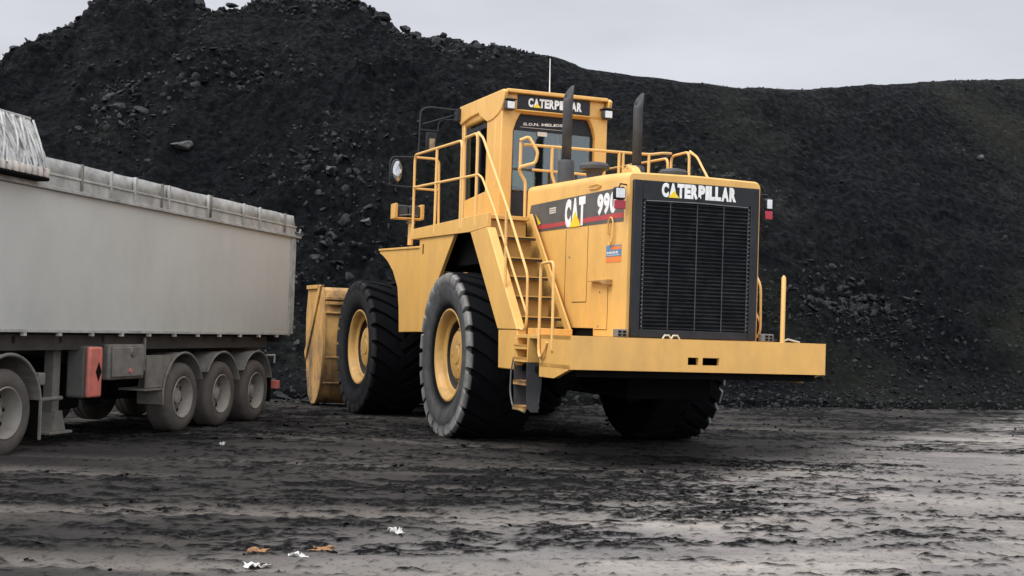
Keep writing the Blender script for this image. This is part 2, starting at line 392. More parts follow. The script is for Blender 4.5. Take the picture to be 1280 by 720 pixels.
# ------------------------------------------------------------------ ground
def axis_pts(segs):
    out = []
    for a, b, st in segs: out.append(np.arange(a, b, st))
    out.append(np.array([segs[-1][1]])); return np.concatenate(out)
gx = axis_pts([(-400, -60, 34), (-60, -20, 1.0), (-20, -7, 0.13), (-7, 7, 0.045), (7, 20, 0.13), (20, 60, 1.0), (60, 400, 34)])
gy = axis_pts([(-200, 0, 20), (0, 7.5, 0.5), (7.5, 14, 0.033), (14, 23, 0.06), (23, 40, 0.12), (40, 80, 2), (80, 800, 40)])
GX, GY = np.meshgrid(gx, gy)
def ground_fields(X, Y):
    # compacted mud with shallow wheel ruts running mostly across the view, loose crumbs of coal on top
    rx = X * math.cos(0.06) + Y * math.sin(0.06); ry = -X * math.sin(0.06) + Y * math.cos(0.06)
    near = sstep(60, 30, np.abs(X) + np.abs(Y) * 0.4)
    low = fbm(X * .16, Y * .16, 3, 1) * 0.05
    ruts = ridged(rx * .14, ry * 1.2, 3, 4) * 0.018 + fbm(rx * .8, ry * 2.0, 5, 6, .6) * 0.013
    track = np.zeros_like(X); tread = np.zeros_like(X)
    for k_, (y0, sl_, amp) in enumerate(((9.25, .02, 1.), (10.7, -.03, .9), (11.6, .05, .8), (13.4, -.05, .55), (15.6, .08, .4), (18.5, -.06, .35), (24., .1, .4))):
        dd = Y - (y0 + sl_ * X + .35 * vnoise(X * .13, X * 0 + k_ * 3.7, 41))
        g_ = np.exp(-(dd / .26) ** 2) * amp * sstep(-.35, .1, vnoise(X * .21, X * 0 + k_ * 5.1, 47)); track = np.maximum(track, g_)
        side_ = np.exp(-((np.abs(dd) - .30) / .10) ** 2) * amp
        tread = tread + g_ * .008 * np.sin((X * 26 + np.abs(dd) * 14)) + side_ * .012
    m = fbm(rx * .30, ry * .62, 5, 11, .62)
    m2 = fbm(rx * 1.15, ry * 2.7, 5, 21, .70)
    fine = fbm(rx * 5.4, ry * 10., 4, 31, .75)
    dens = -0.080 + 0.15 * sstep(10.2, 15.0, Y + 0.9 * X + 2.5 * m) * (1 - .6 * sstep(1, 6, X)) - .10 * track
    for bx, by, sx_, sy_ in ((.55, 11.05, .34, .22), (-.66, 9.3, .26, .10), (-1.75, 9.85, .5, .12), (1.9, 9.5, .35, .12), (-3.6, 9.6, .35, .12), (3.6, 11.2, .4, .2)):
        dens = dens + .38 * np.exp(-((X - bx) / sx_) ** 2 - ((Y - by) / sy_) ** 2)
    cr0 = m * 0.50 + m2 * 0.48 + fine * 0.66 + dens
    crumb = sstep(0.045, 0.17, cr0)
    z = low + ruts - .030 * track + tread + crumb * (0.004 + 0.030 * np.maximum(fine, -0.3)) + .012 * fine + .006 * m2
    z = z * near
    return z, crumb * near, track
GZ, GC, GM = ground_fields(GX, GY)
_fd = GY - np.interp(GX, np.array([-60, -30, -10.8, -4.6, 0.1, 5.0, 14.05, 30, 60.]), np.array([20, 25, 27.6, 28.9, 29.9, 30.6, 34.6, 41, 48.])) + 1.0
GZ = GZ + np.exp(-(_fd / .9) ** 2) * sstep(1, 5, GX) * (.07 + .12 * np.maximum(fbm(GX * .9, GY * .9, 4, 131), -.2))
def flatten(x, y, z):
    return z
def ground_mat():
    m = bpy.data.materials.new('yard_mud'); m.use_nodes = True
    n, l = m.node_tree.nodes, m.node_tree.links; b = n['Principled BSDF']
    t = n.new('ShaderNodeTexCoord')
    mp = n.new('ShaderNodeMapping'); mp.inputs['Rotation'].default_value = (0, 0, 0.06); mp.inputs['Scale'].default_value = (0.7, 1.5, 1); l.new(t.outputs['Object'], mp.inputs[0])
    n1 = n.new('ShaderNodeTexNoise'); n1.inputs['Scale'].default_value = 0.55; n1.inputs['Detail'].default_value = 9; n1.inputs['Roughness'].default_value = 0.62; l.new(mp.outputs[0], n1.inputs['Vector'])
    r1 = n.new('ShaderNodeValToRGB'); e = r1.color_ramp.elements
    e[0].position = 0.30; e[0].color = (0.092, 0.088, 0.087, 1); e[1].position = 0.70; e[1].color = (0.245, 0.224, 0.206, 1)
    k = r1.color_ramp.elements.new(0.5); k.color = (0.150, 0.140, 0.135, 1)
    l.new(n1.outputs['Fac'], r1.inputs[0])
    # overall drift: paler dried mud near the front of the yard and towards the right, coal dust blackened in the middle distance
    sp = n.new('ShaderNodeSeparateXYZ'); l.new(t.outputs['Object'], sp.inputs[0])
    yr = n.new('ShaderNodeMapRange'); yr.interpolation_type = 'SMOOTHSTEP'
    yr.inputs['From Min'].default_value = 10.0; yr.inputs['From Max'].default_value = 14.5; yr.inputs['To Min'].default_value = 1.42; yr.inputs['To Max'].default_value = 0.27
    n2 = n.new('ShaderNodeTexNoise'); n2.inputs['Scale'].default_value = 0.22; n2.inputs['Detail'].default_value = 4; l.new(t.outputs['Object'], n2.inputs['Vector'])
    wa = n.new('ShaderNodeMath'); wa.operation = 'MULTIPLY_ADD'; wa.inputs[1].default_value = 7.0; l.new(n2.outputs['Fac'], wa.inputs[0])
    xs = n.new('ShaderNodeMath'); xs.operation = 'MULTIPLY_ADD'; xs.inputs[1].default_value = -1.6; xs.inputs[2].default_value = -2.6; l.new(sp.outputs['X'], xs.inputs[0])
    l.new(xs.outputs[0], wa.inputs[2])
    ya = n.new('ShaderNodeMath'); l.new(sp.outputs['Y'], ya.inputs[0]); l.new(wa.outputs[0], ya.inputs[1]); l.new(ya.outputs[0], yr.inputs['Value'])
    mu = n.new('ShaderNodeMix'); mu.data_type = 'RGBA'; mu.blend_type = 'MULTIPLY'; mu.inputs['Factor'].default_value = 1; l.new(r1.outputs[0], mu.inputs['A']); l.new(yr.outputs[0], mu.inputs['B'])
    at = n.new('ShaderNodeAttribute'); at.attribute_name = 'crumb'
    tk = n.new('ShaderNodeAttribute'); tk.attribute_name = 'track'      # wheel tracks pressed smooth show the paler clay
    tg = n.new('ShaderNodeMath'); tg.operation = 'MULTIPLY'; tg.inputs[1].default_value = 0.55; l.new(tk.outputs['Fac'], tg.inputs[0])
    tmx = n.new('ShaderNodeMix'); tmx.data_type = 'RGBA'; tmx.inputs['B'].default_value = (0.235, 0.212, 0.192, 1); l.new(tg.outputs[0], tmx.inputs['Factor']); l.new(mu.outputs['Result'], tmx.inputs['A']); mu = tmx
    n3 = n.new('ShaderNodeTexNoise'); n3.inputs['Scale'].default_value = 14; n3.inputs['Detail'].default_value = 6; n3.inputs['Roughness'].default_value = 0.75; l.new(t.outputs['Object'], n3.inputs['Vector'])
    c2 = n.new('ShaderNodeMapRange'); c2.inputs['From Min'].default_value = 0.53; c2.inputs['From Max'].default_value = 0.66; c2.inputs['To Max'].default_value = 0.7; l.new(n3.outputs['Fac'], c2.inputs['Value'])
    gr = n.new('ShaderNodeMapRange'); gr.inputs['From Min'].default_value = 0.33; gr.inputs['From Max'].default_value = 0.50; gr.inputs['To Min'].default_value = 0.25; l.new(n3.outputs['Fac'], gr.inputs['Value'])
    gm = n.new('ShaderNodeMath'); gm.operation = 'MULTIPLY'; l.new(at.outputs['Fac'], gm.inputs[0]); l.new(gr.outputs[0], gm.inputs[1])
    mxm = n.new('ShaderNodeMath'); mxm.operation = 'MAXIMUM'; l.new(gm.outputs[0], mxm.inputs[0]); l.new(c2.outputs[0], mxm.inputs[1])
    cm_ = n.new('ShaderNodeMix'); cm_.data_type = 'RGBA'; cm_.inputs['B'].default_value = (0.009, 0.009, 0.0098, 1); l.new(mxm.outputs[0], cm_.inputs['Factor']); l.new(mu.outputs['Result'], cm_.inputs['A'])
    l.new(cm_.outputs['Result'], b.inputs['Base Color'])
    rr = n.new('ShaderNodeMapRange'); rr.inputs['From Min'].default_value = 0.35; rr.inputs['From Max'].default_value = 0.65; rr.inputs['To Min'].default_value = 0.75; rr.inputs['To Max'].default_value = 0.97
    l.new(n1.outputs['Fac'], rr.inputs['Value']); l.new(rr.outputs[0], b.inputs['Roughness'])
    spv = n.new('ShaderNodeMapRange'); spv.inputs['To Min'].default_value = 0.06; spv.inputs['To Max'].default_value = 0.012; l.new(mxm.outputs[0], spv.inputs['Value']); l.new(spv.outputs[0], b.inputs['Specular IOR Level'])
    bp = n.new('ShaderNodeBump'); bp.inputs['Strength'].default_value = 1.0; bp.inputs['Distance'].default_value = 0.035
    l.new(n3.outputs['Fac'], bp.inputs['Height']); l.new(bp.outputs[0], b.inputs['Normal'])
    return m
ground = grid_mesh('ground', GX, GY, GZ, ground_mat(), {'crumb': GC, 'track': GM})
tag(ground, 'black and grey coal yard mud crossed by wheel ruts', 'ground', kind='structure')

# ------------------------------------------------------------------ coal heap
SL = 0.88
foot_x = np.array([-60, -30, -10.8, -4.6, 0.1, 5.0, 14.05, 30, 60.])
foot_y = np.array([20, 25, 27.6, 28.9, 29.9, 30.6, 34.6, 41, 48.])
def yfoot(x): return np.interp(x, foot_x, foot_y)
crest_px = [(-900, 260), (-500, 190), (-250, 130), (0, 75), (60, 42), (100, 20), (135, -4), (240, -6), (262, 12), (300, 6), (340, -6), (440, -3), (480, 24), (525, 48), (560, 54), (630, 60), (690, 70), (735, 86), (800, 95),
            (860, 102), (930, 110), (1000, 111), (1060, 109), (1120, 105), (1200, 101), (1280, 98), (1500, 92), (1900, 88), (2600, 88)]
cx_, ch_ = [], []
for u, v in crest_px:
    q = _R * ((u - 640) / 1600) - _U * ((v - 360) / 1600) + _f
    t = 30.0
    for _ in range(60):
        x, y = q.x * t, q.y * t
        z = SL * (y - float(yfoot(x)))
        zr = 1.7 + q.z * t
        t += (zr - z) / max(SL * q.y, .3) * 0.6
    cx_.append(q.x * t); ch_.append(1.7 + q.z * t)
cx_, ch_ = np.array(cx_), np.array(ch_)
o_ = np.argsort(cx_); cx_, ch_ = cx_[o_], ch_[o_]
px_ = axis_pts([(-70, -26, 0.5), (-26, -18, .2), (-18, 22, 0.065), (22, 30, .25), (30, 80, 1.0)])
pd_ = axis_pts([(-1.5, 19, 0.065), (19, 26, 0.4), (26, 60, 2.0)])
PX, PD = np.meshgrid(px_, pd_)
PY = PD + yfoot(PX)
def heap_z(X, D, detail=True):
    Yv = D
    slope = SL * D
    # talus apron at the bottom
    base = SL * 0.8 * np.logaddexp(0, D / 0.8) - 0.10
    h = np.interp(X, cx_, ch_)
    rough = sstep(3.0, -3.0, X)                       # left part of the crest is blocky, right part smooth
    if detail:
        h = h - .04 + .26 * sstep(-6, -1, X)
        h = h + rough * (0.22 * fbm(X * 1.3, D * .9, 4, 51) + 0.10 * ridged(X * 3, D * 3, 2, 55)) + 0.06 * fbm(X * .8, D * .3, 3, 57)
    back = h - 0.10 * np.maximum(D - h / SL, 0)
    k = 0.22
    z = -k * np.logaddexp(-base / k, -back / k)      # smooth min
    if detail:
        on = sstep(0.2, 1.5, D) * (1 - .85 * np.exp(-((D - h / SL) / 1.6) ** 2) * (1 - rough))
        front = sstep(0.5, -0.8, D - h / SL)
        z = z + on * front * (0.45 * fbm(X * .22, D * .2, 4, 61) + 0.20 * ridged(X * .75 + D * .1, D * .5, 4, 65) * (0.45 + 0.55 * rough))
        pm = sstep(0.0, 0.35, fbm(X * .25, D * .33, 3, 71))
        wx = X + .3 * fbm(X * .9, D * .9, 2, 101); wy = D + .3 * fbm(X * .9, D * .9, 2, 105)
        for sc_, am, sd in ((.75, .34, 3), (1.7, .16, 5), (3.6, .075, 8)):
            d1, d2, cv_ = worley(wx * sc_, wy * sc_ * 1.25, sd)
            bl = sstep(.02, .30, d2 - d1) * np.maximum(cv_ - .35, 0) * 1.5
            z = z + on * am * bl * (0.55 + 0.8 * pm) * (0.55 + 0.45 * rough)
        z = z + on * (0.075 + 0.11 * pm) * ridged(X * 2.3, D * 2.1, 4, 75) + on * (0.03 + 0.04 * pm) * fbm(X * 6, D * 6, 3, 81)
        z = z + on * front * .16 * ridged(X * .55, D * .12, 3, 121)          # slide runs down the face
    return z
PZ = heap_z(PX, PD) - 0.02
PZ = np.where(PD < -0.4, np.minimum(PZ, -0.05 - 0.1 * (-PD)), PZ)
def coal_mat(name, dusty=0.25, base=(0.0016, 0.0022, 0.0032), mid=(0.0032, 0.0037, 0.0046), hi=(0.022, 0.022, 0.021), spec=0.04):
    m = bpy.data.materials.new(name); m.use_nodes = True
    n, l = m.node_tree.nodes, m.node_tree.links; b = n['Principled BSDF']
    t = n.new('ShaderNodeTexCoord')
    n1 = n.new('ShaderNodeTexNoise'); n1.inputs['Scale'].default_value = 0.33; n1.inputs['Detail'].default_value = 10; n1.inputs['Roughness'].default_value = 0.66; l.new(t.outputs['Object'], n1.inputs['Vector'])
    r1 = n.new('ShaderNodeValToRGB'); e = r1.color_ramp.elements
    e[0].position = 0.42; e[0].color = (*base, 1); e[1].position = 0.80; e[1].color = (*hi, 1)
    k = e.new(0.60); k.color = (*mid, 1)
    l.new(n1.outputs['Fac'], r1.inputs[0])
    n2 = n.new('ShaderNodeTexNoise'); n2.inputs['Scale'].default_value = 5.5; n2.inputs['Detail'].default_value = 6; n2.inputs['Roughness'].default_value = 0.7; l.new(t.outputs['Object'], n2.inputs['Vector'])
    mr = n.new('ShaderNodeMapRange'); mr.inputs['From Min'].default_value = 0.3; mr.inputs['From Max'].default_value = 0.75; mr.inputs['To Min'].default_value = 0.25; mr.inputs['To Max'].default_value = 1.9; l.new(n2.outputs['Fac'], mr.inputs['Value'])
    mx = n.new('ShaderNodeMix'); mx.data_type = 'RGBA'; mx.blend_type = 'MULTIPLY'; mx.inputs['Factor'].default_value = 1; l.new(r1.outputs[0], mx.inputs['A']); l.new(mr.outputs[0], mx.inputs['B'])
    # greenish brown weathered patches
    n4 = n.new('ShaderNodeTexNoise'); n4.inputs['Scale'].default_value = 0.13; n4.inputs['Detail'].default_value = 5; l.new(t.outputs['Object'], n4.inputs['Vector'])
    m4 = n.new('ShaderNodeMapRange'); m4.inputs['From Min'].default_value = 0.50; m4.inputs['From Max'].default_value = 0.64; m4.inputs['To Max'].default_value = dusty; l.new(n4.outputs['Fac'], m4.inputs['Value'])
    g = n.new('ShaderNodeMix'); g.data_type = 'RGBA'; g.inputs['B'].default_value = (0.0125, 0.0135, 0.0100, 1); sx = n.new('ShaderNodeSeparateXYZ'); l.new(t.outputs['Object'], sx.inputs[0])
    xr = n.new('ShaderNodeMapRange'); xr.inputs['From Min'].default_value = -6.0; xr.inputs['From Max'].default_value = 3.0; xr.inputs['To Min'].default_value = 0.12; l.new(sx.outputs['X'], xr.inputs['Value'])
    mm4 = n.new('ShaderNodeMath'); mm4.operation = 'MULTIPLY'; l.new(m4.outputs[0], mm4.inputs[0]); l.new(xr.outputs[0], mm4.inputs[1]); l.new(mm4.outputs[0], g.inputs['Factor']); l.new(mx.outputs['Result'], g.inputs['A'])
    l.new(g.outputs['Result'], b.inputs['Base Color'])
    rgh = n.new('ShaderNodeMapRange'); rgh.inputs['From Min'].default_value = 0.35; rgh.inputs['From Max'].default_value = 0.65; rgh.inputs['To Min'].default_value = 0.95; rgh.inputs['To Max'].default_value = 0.45; l.new(n2.outputs['Fac'], rgh.inputs['Value']); l.new(rgh.outputs[0], b.inputs['Roughness'])
    b.inputs['Specular IOR Level'].default_value = spec
    bp = n.new('ShaderNodeBump'); bp.inputs['Strength'].default_value = 1.0; bp.inputs['Distance'].default_value = 0.06
    l.new(n2.outputs['Fac'], bp.inputs['Height']); l.new(bp.outputs[0], b.inputs['Normal'])
    MATS[name] = m
    return m
coal_mat('coal', 0.75)
heap = grid_mesh('coal_heap', PX, PY, PZ, MATS['coal'])
tag(heap, 'huge steep black coal heap filling the background', 'coal heap', kind='structure')

# rocks ---------------------------------------------------------------
def rock_base(sub, seed, flat=0.75):
    bm = bmesh.new(); bmesh.ops.create_icosphere(bm, subdivisions=sub, radius=1)
    r = random.Random(seed)
    # chop with random planes for angular faces
    planes = []
    for i in range(12):
        d = Vector((r.gauss(0, 1), r.gauss(0, 1), r.gauss(0, 1))).normalized(); planes.append((d, r.uniform(.32, .70)))
    for v in bm.verts:
        for d, k in planes:
            t = v.co.dot(d)
            if t > k: v.co -= d * (t - k)
        v.co *= r.uniform(.93, 1.05); v.co.z *= flat
    vs = np.array([v.co[:] for v in bm.verts]); fs = np.array([[q.index for q in f.verts] for f in bm.faces]); bm.free()
    return vs, fs
def rock_cloud(name, pos, size, mats, subs=(1,), squash=(1, 1, .7), seed=3):
    r = np.random.default_rng(seed)
    bases = [rock_base(s, 100 + i) for i in range(6) for s in subs]
    V, F = [], []; k = 0
    for p, s in zip(pos, size):
        b = bases[r.integers(len(bases))] if s > 0.0 else bases[0]
        a = r.random(3) * 6.28
        R_ = np.array(Euler(a).to_matrix())
        sc = np.array([r.uniform(.9, 1.7), r.uniform(.7, 1.3), r.uniform(.35, .8)]) * s * 1.15
        v = (b[0] * sc) @ R_.T
        v = v * np.array(squash) + p
        V.append(v); F.append(b[1] + k); k += len(v)
    V = np.concatenate(V).astype(np.float32); F = np.concatenate(F).astype(np.int32)
    me = bpy.data.meshes.new(name)
    me.vertices.add(len(V)); me.vertices.foreach_set('co', V.ravel())
    me.loops.add(F.size); me.loops.foreach_set('vertex_index', F.ravel())
    me.polygons.add(len(F)); me.polygons.foreach_set('loop_start', (np.arange(len(F)) * 3).astype(np.int32)); me.polygons.foreach_set('loop_total', np.full(len(F), 3, np.int32))
    me.update(calc_edges=True); me.validate(); me.materials.append(MATS[mats])
    o = bpy.data.objects.new(name, me); COL.objects.link(o); return o

coal_mat('coal_lump', 0.1, base=(0.0045, 0.0052, 0.0068), mid=(0.012, 0.013, 0.015), hi=(0.045, 0.044, 0.043), spec=0.30)
coal_mat('pale_stone', 0.0, base=(0.05, 0.05, 0.05), mid=(0.07, 0.07, 0.068), hi=(0.12, 0.115, 0.11), spec=0.3)
def heap_pt(x, d):
    z = heap_z(np.array([float(x)]), np.array([float(d)]))[0]
    return np.array([x, d + float(yfoot(x)), z])
N = 90000
rx_ = rng.uniform(-24, 26, N); rd_ = rng.uniform(-0.9, 19, N) 
rd_ = np.where(rng.random(N) < .30, rng.uniform(-1.3, 3.2, N), rd_)
clump = fbm(rx_ * .3, rd_ * .42, 4, 91, .6)
lower = sstep(5, 0.5, rd_)
patch = np.zeros(N)
for cx0, cd0, sx, sd in ((-11.2, 8.5, 1.6, 1.2), (-9.4, 10.0, 1.2, .9), (-5.2, 6.6, 1.8, 1.4), (-4.5, 4.6, 1.3, 1.2), (-7.6, 10.2, 1.2, .8), (5.5, 3.4, 1.6, 1.2), (9.5, 3.2, 2.2, 1.0), (5.0, 7.0, 1.6, .8), (-18.5, 12.5, 2.6, 1.5)):
    patch = np.maximum(patch, np.exp(-((rx_ - cx0) / sx) ** 2 - ((rd_ - cd0) / sd) ** 2))
crest_d = np.interp(rx_, cx_, ch_) / SL
crestm = np.exp(-((rd_ - crest_d) / 0.7) ** 2) * sstep(2.5, -2, rx_)
pr = 0.05 + 0.25 * sstep(.05, .4, clump) + 0.25 * lower + 0.85 * patch + 0.6 * crestm
keep = (rng.random(N) < pr) & (rd_ < crest_d + 1.0)
rx_, rd_, patch, crestm, lower = rx_[keep], rd_[keep], patch[keep], crestm[keep], lower[keep]
hz = heap_z(rx_, rd_); hy = rd_ + yfoot(rx_)
sz = 0.016 + 0.07 * rng.random(len(rx_)) ** 4 + 0.22 * (patch * rng.random(len(rx_)) ** 5) + 0.16 * crestm * rng.random(len(rx_)) ** 2
hz = np.maximum(hz, 0) - sz * .05
rubble = rock_cloud('coal_rubble', np.stack([rx_, hy, hz], 1), sz, 'coal_lump', (2,), (1, 1, .85), 5)
tag(rubble, 'loose black coal lumps lying over the heap and along its foot', 'coal rubble', kind='stuff')

# crumbs on the yard
N = 15000
t_ = rng.random(N)
ky = 7.8 * (36 / 7.8) ** (t_ ** 0.9); kx = rng.uniform(-.62, .62, N) * ky
z0, c0, m0 = ground_fields(kx, ky)
keep = (rng.random(N) < (0.02 + 0.75 * c0)) & ~((ky > 30) & (kx < 6))
kx, ky, z0 = kx[keep], ky[keep], z0[keep]
ks = (0.006 + 0.028 * rng.random(len(kx)) ** 4) * np.clip(ky / 12, .8, 1.7)
crumbs = rock_cloud('coal_crumbs', np.stack([kx, ky, z0 + ks * .1], 1), ks, 'coal', (1,), (1.4, 1, .6), 8)
tag(crumbs, 'small black coal crumbs strewn over the muddy yard', 'coal crumbs', kind='stuff')

def ray_heap(u, v):
    """point of the heap seen at photo pixel (u, v) from the photographer's place"""
    q = _R * ((u - 640) / 1600) - _U * ((v - 360) / 1600) + _f
    t = 26.0
    while t < 75:
        x, y, z = q.x * t, q.y * t, 1.7 + q.z * t
        h = heap_z(np.array([x]), np.array([y - float(yfoot(x))]))[0]
        if z < h: break
        t += .05
    return np.array([x, y, z])
def boulder(p, size, seed, label, m='coal_lump', flat=.75, sc=(1, .8, .7), rot=0.3, group=None, name='coal_boulder', cat='boulder'):
    vs, fs = rock_base(3, seed, flat)
    nz = np.array([math.sin(v[0] * 7 + seed) * .03 + math.sin(v[1] * 11 + v[2] * 9) * .03 for v in vs])
    vs = vs * (1 + nz[:, None]) * np.array(sc) * size
    mb = MB(); mb._add(vs.tolist(), fs.tolist())
    o = mb.build(name, m, None, smooth=28)
    o.location = p; o.rotation_euler = (rot * .4, rot * .2, rot)
    tag(o, label, cat, group or 'boulders on and below the coal heap')
    return o
for u, v, s, sd, lb in ((480, 19, .36, 1, 'largest boulder standing on the crest of the coal heap against the sky'),
                        (507, 35, .30, 2, 'flat boulder on the crest just right of the largest one'),
                        (521, 43, .24, 3, 'squarish boulder at the step of the crest, right of two others'),
                        (224, 184, .42, 4, 'wide pale boulder on the heap above the left end of the trailer rim'),
                        (413, 210, .24, 5, 'upright pale stone on the heap left of the big mirror'),
                        (458, 276, .24, 6, 'tilted pale stone on the heap left of the yellow lamp stand'),
                        (1226, 195, .22, 7, 'small pale stone high on the right part of the heap'),
                        (290, 7, .30, 8, 'dark boulder on the left summit of the heap')):
    dv = 4; p = ray_heap(u, v + dv)
    while math.hypot(p[0], p[1]) > 62: dv += 3; p = ray_heap(u, v + dv)
    boulder(p + np.array([0, 0, s * .35]), s, sd, lb, 'coal_lump' if sd not in (4, 5, 6, 7) else 'pale_stone')
boulder((-4.1, 26.9, .10), .33, 11, 'low dark rock on the ground in front of the loader bucket', sc=(1.3, .8, .5))
boulder((-4.95, 28.0, .10), .24, 12, 'smaller dark rock between the trailer tail and the bucket', sc=(1.2, .8, .6))

# ================================================================== WHEEL LOADER
LROT = 0.3588 + math.pi / 2
loader = empty('wheel_loader', (2.4571, 16.2376, 0), LROT)
tag(loader, 'big yellow wheel loader seen from behind with its bucket at the coal heap', 'wheel loader')
ART = 0.0498; PIV = 7.13
def art_xf(x, y, z):
    a = x - PIV
    return (PIV + a * math.cos(ART) - y * math.sin(ART), a * math.sin(ART) + y * math.cos(ART), z)

# ---- counterweight bumper with slot and side plates
def sym(fn, name, m, **k):
    a = fn(MB()).build(name, m, loader, **k); b = fn(MB()).mirror_y().build(name, m, loader, **k); return a, b
cw = MB()
# rear plate as frame round the slots
Z0, Z1 = 1.245, 1.655; S0, S1 = 1.335, 1.43
cw.box(0, .06, -1.815, 1.815, Z0, S0); cw.box(0, .06, -1.815, 1.815, S1, Z1)
cw.box(0, .06, .225, 1.815, S0, S1); cw.box(0, .06, -1.815, -.225, S0, S1); cw.box(0, .06, .015, .075, S0, S1)
cw.box(.06, 1.05, -1.815, 1.815, Z1 - .05, Z1); cw.box(.06, 1.05, -1.815, 1.815, Z0, Z0 + .05)
for s in (1, -1):
    cw.prism([(.06, Z0), (.56, 1.115), (1.06, 1.115), (1.06, 1.655), (.06, 1.655)], 'Y', s * 1.755, s * 1.815)
counterweight = cw.build('counterweight', 'machine_yellow', loader, smooth=30)
MB().box(.35, .40, -.5, .5, 1.32, 1.45).build('slot_backing', 'undercarriage_and_shade', counterweight)
MB().box(.12, 2.6, -1.74, 1.70, 1.15, 1.243).build('bumper_shade_strip', 'undercarriage_and_shade', loader, bevel=.01)  # black strip stands in for the shadow band below the bumper
MB().box(.9, 6.8, -.62, .62, .85, 1.14).build('rear_frame', 'undercarriage_and_shade', loader, bevel=.01)
# small things on the bumper
hk = MB()
for y in (.42, .30): hk.tube([(.10, y, 1.655), (.10, y + .03, 1.70), (.10, y + .09, 1.70), (.10, y + .12, 1.655)], .012)
hk.tube([(.12, -1.22, 1.66), (.14, -1.32, 1.70), (.12, -1.40, 1.68), (.14, -1.5, 1.665)], .012)
split_build(hk, 'hook', 'cable_pale', counterweight)
MB().tube([(.05, -1.18, 1.655), (.05, -1.18, 2.50), (.05, -1.18, 2.53)], [.030, .030, .012], 12).build('marker_post', 'rail_yellow', counterweight)
for y0, y1 in ((.97, 1.12), (-1.16, -.99)):
    b = MB().box(.22, .34, y0, y1, 1.66, 1.76).build('junction_block', 'bare_steel', counterweight, bevel=.01)
    mm = MB()
    for i in (0, 1):
        for j in (0, 1): mm.box(.212, .219, y0 + .025 + i * .065, y0 + .065 + i * .065, 1.675 + j * .04, 1.70 + j * .04)
    split_build(mm, 'socket', 'undercarriage_and_shade', b)

# ---- engine hood: lofted cross-sections with rounded top corners
def hood_section(w, zb, zt, r, crown):
    pts = [(w, zb), (w, (zb + zt) / 2)]
    pts += [(w - r + r * math.cos(a), zt - r + r * math.sin(a)) for a in [math.pi / 2 * i / 6 for i in range(7)]]
    half = pts
    full = half + [(0, zt + crown)] + [(-y, z) for y, z in reversed(half)]
    return full
secs = [(.322, .955, 1.66, 3.745, .06, .015), (.34, .966, 1.66, 3.765, .09, .015), (.8, .968, 1.66, 3.80, .11, .02), (1.28, .968, 1.66, 3.825, .11, .02), (1.285, .968, 1.765, 3.825, .11, .02), (2.4, .968, 1.765, 3.86, .11, .02), (3.86, .968, 1.765, 3.905, .10, .02)]
hb = MB(); n_ = None
for i, (x, w, zb, zt, r, c) in enumerate(secs):
    ps = hood_section(w, zb, zt, r, c); n_ = len(ps)
    hb.v += [(x, y, z) for y, z in ps]
for i in range(len(secs) - 1):
    for j in range(n_):
        a, b = i * n_ + j, i * n_ + (j + 1) % n_
        hb.f.append((a, b, b + n_, a + n_))
hb.f.append(tuple(range(n_))); hb.f.append(tuple(range(len(secs) * n_ - 1, (len(secs) - 1) * n_ - 1, -1)))
hood = hb.build('engine_hood', 'machine_yellow', loader, smooth=40)
MB().box(1.29, 3.84, -.93, .93, 1.655, 1.76).build('hood_plinth', 'undercarriage_and_shade', hood)
hs = MB()
for s in (1, -1):
    Y = s * .9695
    for (x0, x1, z0, z1) in ((1.536, 1.544, 2.115, 3.14), (2.296, 2.304, 1.77, 3.14), (.846, .854, 1.75, 2.31), (.854, 1.25, 1.742, 1.75), (1.54, 2.03, 2.112, 2.122)):
        hs.box(x0, x1, Y - .003 * s, Y + .0015 * s, z0, z1)
split_build(hs, 'panel_gap', 'undercarriage_and_shade', hood, smooth=0)
bl = MB()
for x, z in ((1.1, 2.24), (1.13, 1.79), (2.16, 2.75)):
    bl.lathe([(.966, .016), (.976, .013)], 'Y', (x, 0, z), 8)
split_build(bl, 'latch', 'bare_steel', hood)
sh = MB().prism([(.72, 2.40), (1.37, 2.40), (1.37, 2.385), (.95, 2.37), (.80, 2.33), (.72, 2.33)], 'Y', .968, 1.05).build('step_ledge', 'worn_yellow', hood, bevel=.004)
# grab handle
hd = MB(); c = [(.76 + .085 * math.cos(a), 1.0, 3.03 + .15 * math.sin(a) + (0.03 if math.sin(a) > 0 else -.03)) for a in [2 * math.pi * i / 20 for i in range(18)]]
hd.tube([(c[0][0], .965, c[0][2])] + c + [(c[-1][0], .965, c[-1][2])], .011, 8)
hd.build('grab_handle', 'machine_yellow', hood)
hd2 = MB(); c2_ = [(1.34 + .19 * math.cos(a), .985, 3.665 + .028 * math.sin(a)) for a in [2 * math.pi * i / 20 for i in range(21)]]
hd2.tube(c2_, .008, 6); hd2.build('grab_handle', 'machine_yellow', hood)
# lifting eyes
for y in (.80,):
    le = MB().prism([(.42, 3.77), (.78, 3.79), (.70, 3.855), (.60, 3.875), (.50, 3.85)], 'Y', y - .06, y + .06).lathe([(y - .07, .025), (y + .07, .025)], 'Y', (.6, 0, 3.86), 12)
    le.build('lifting_eye', 'machine_yellow', hood, bevel=.01)
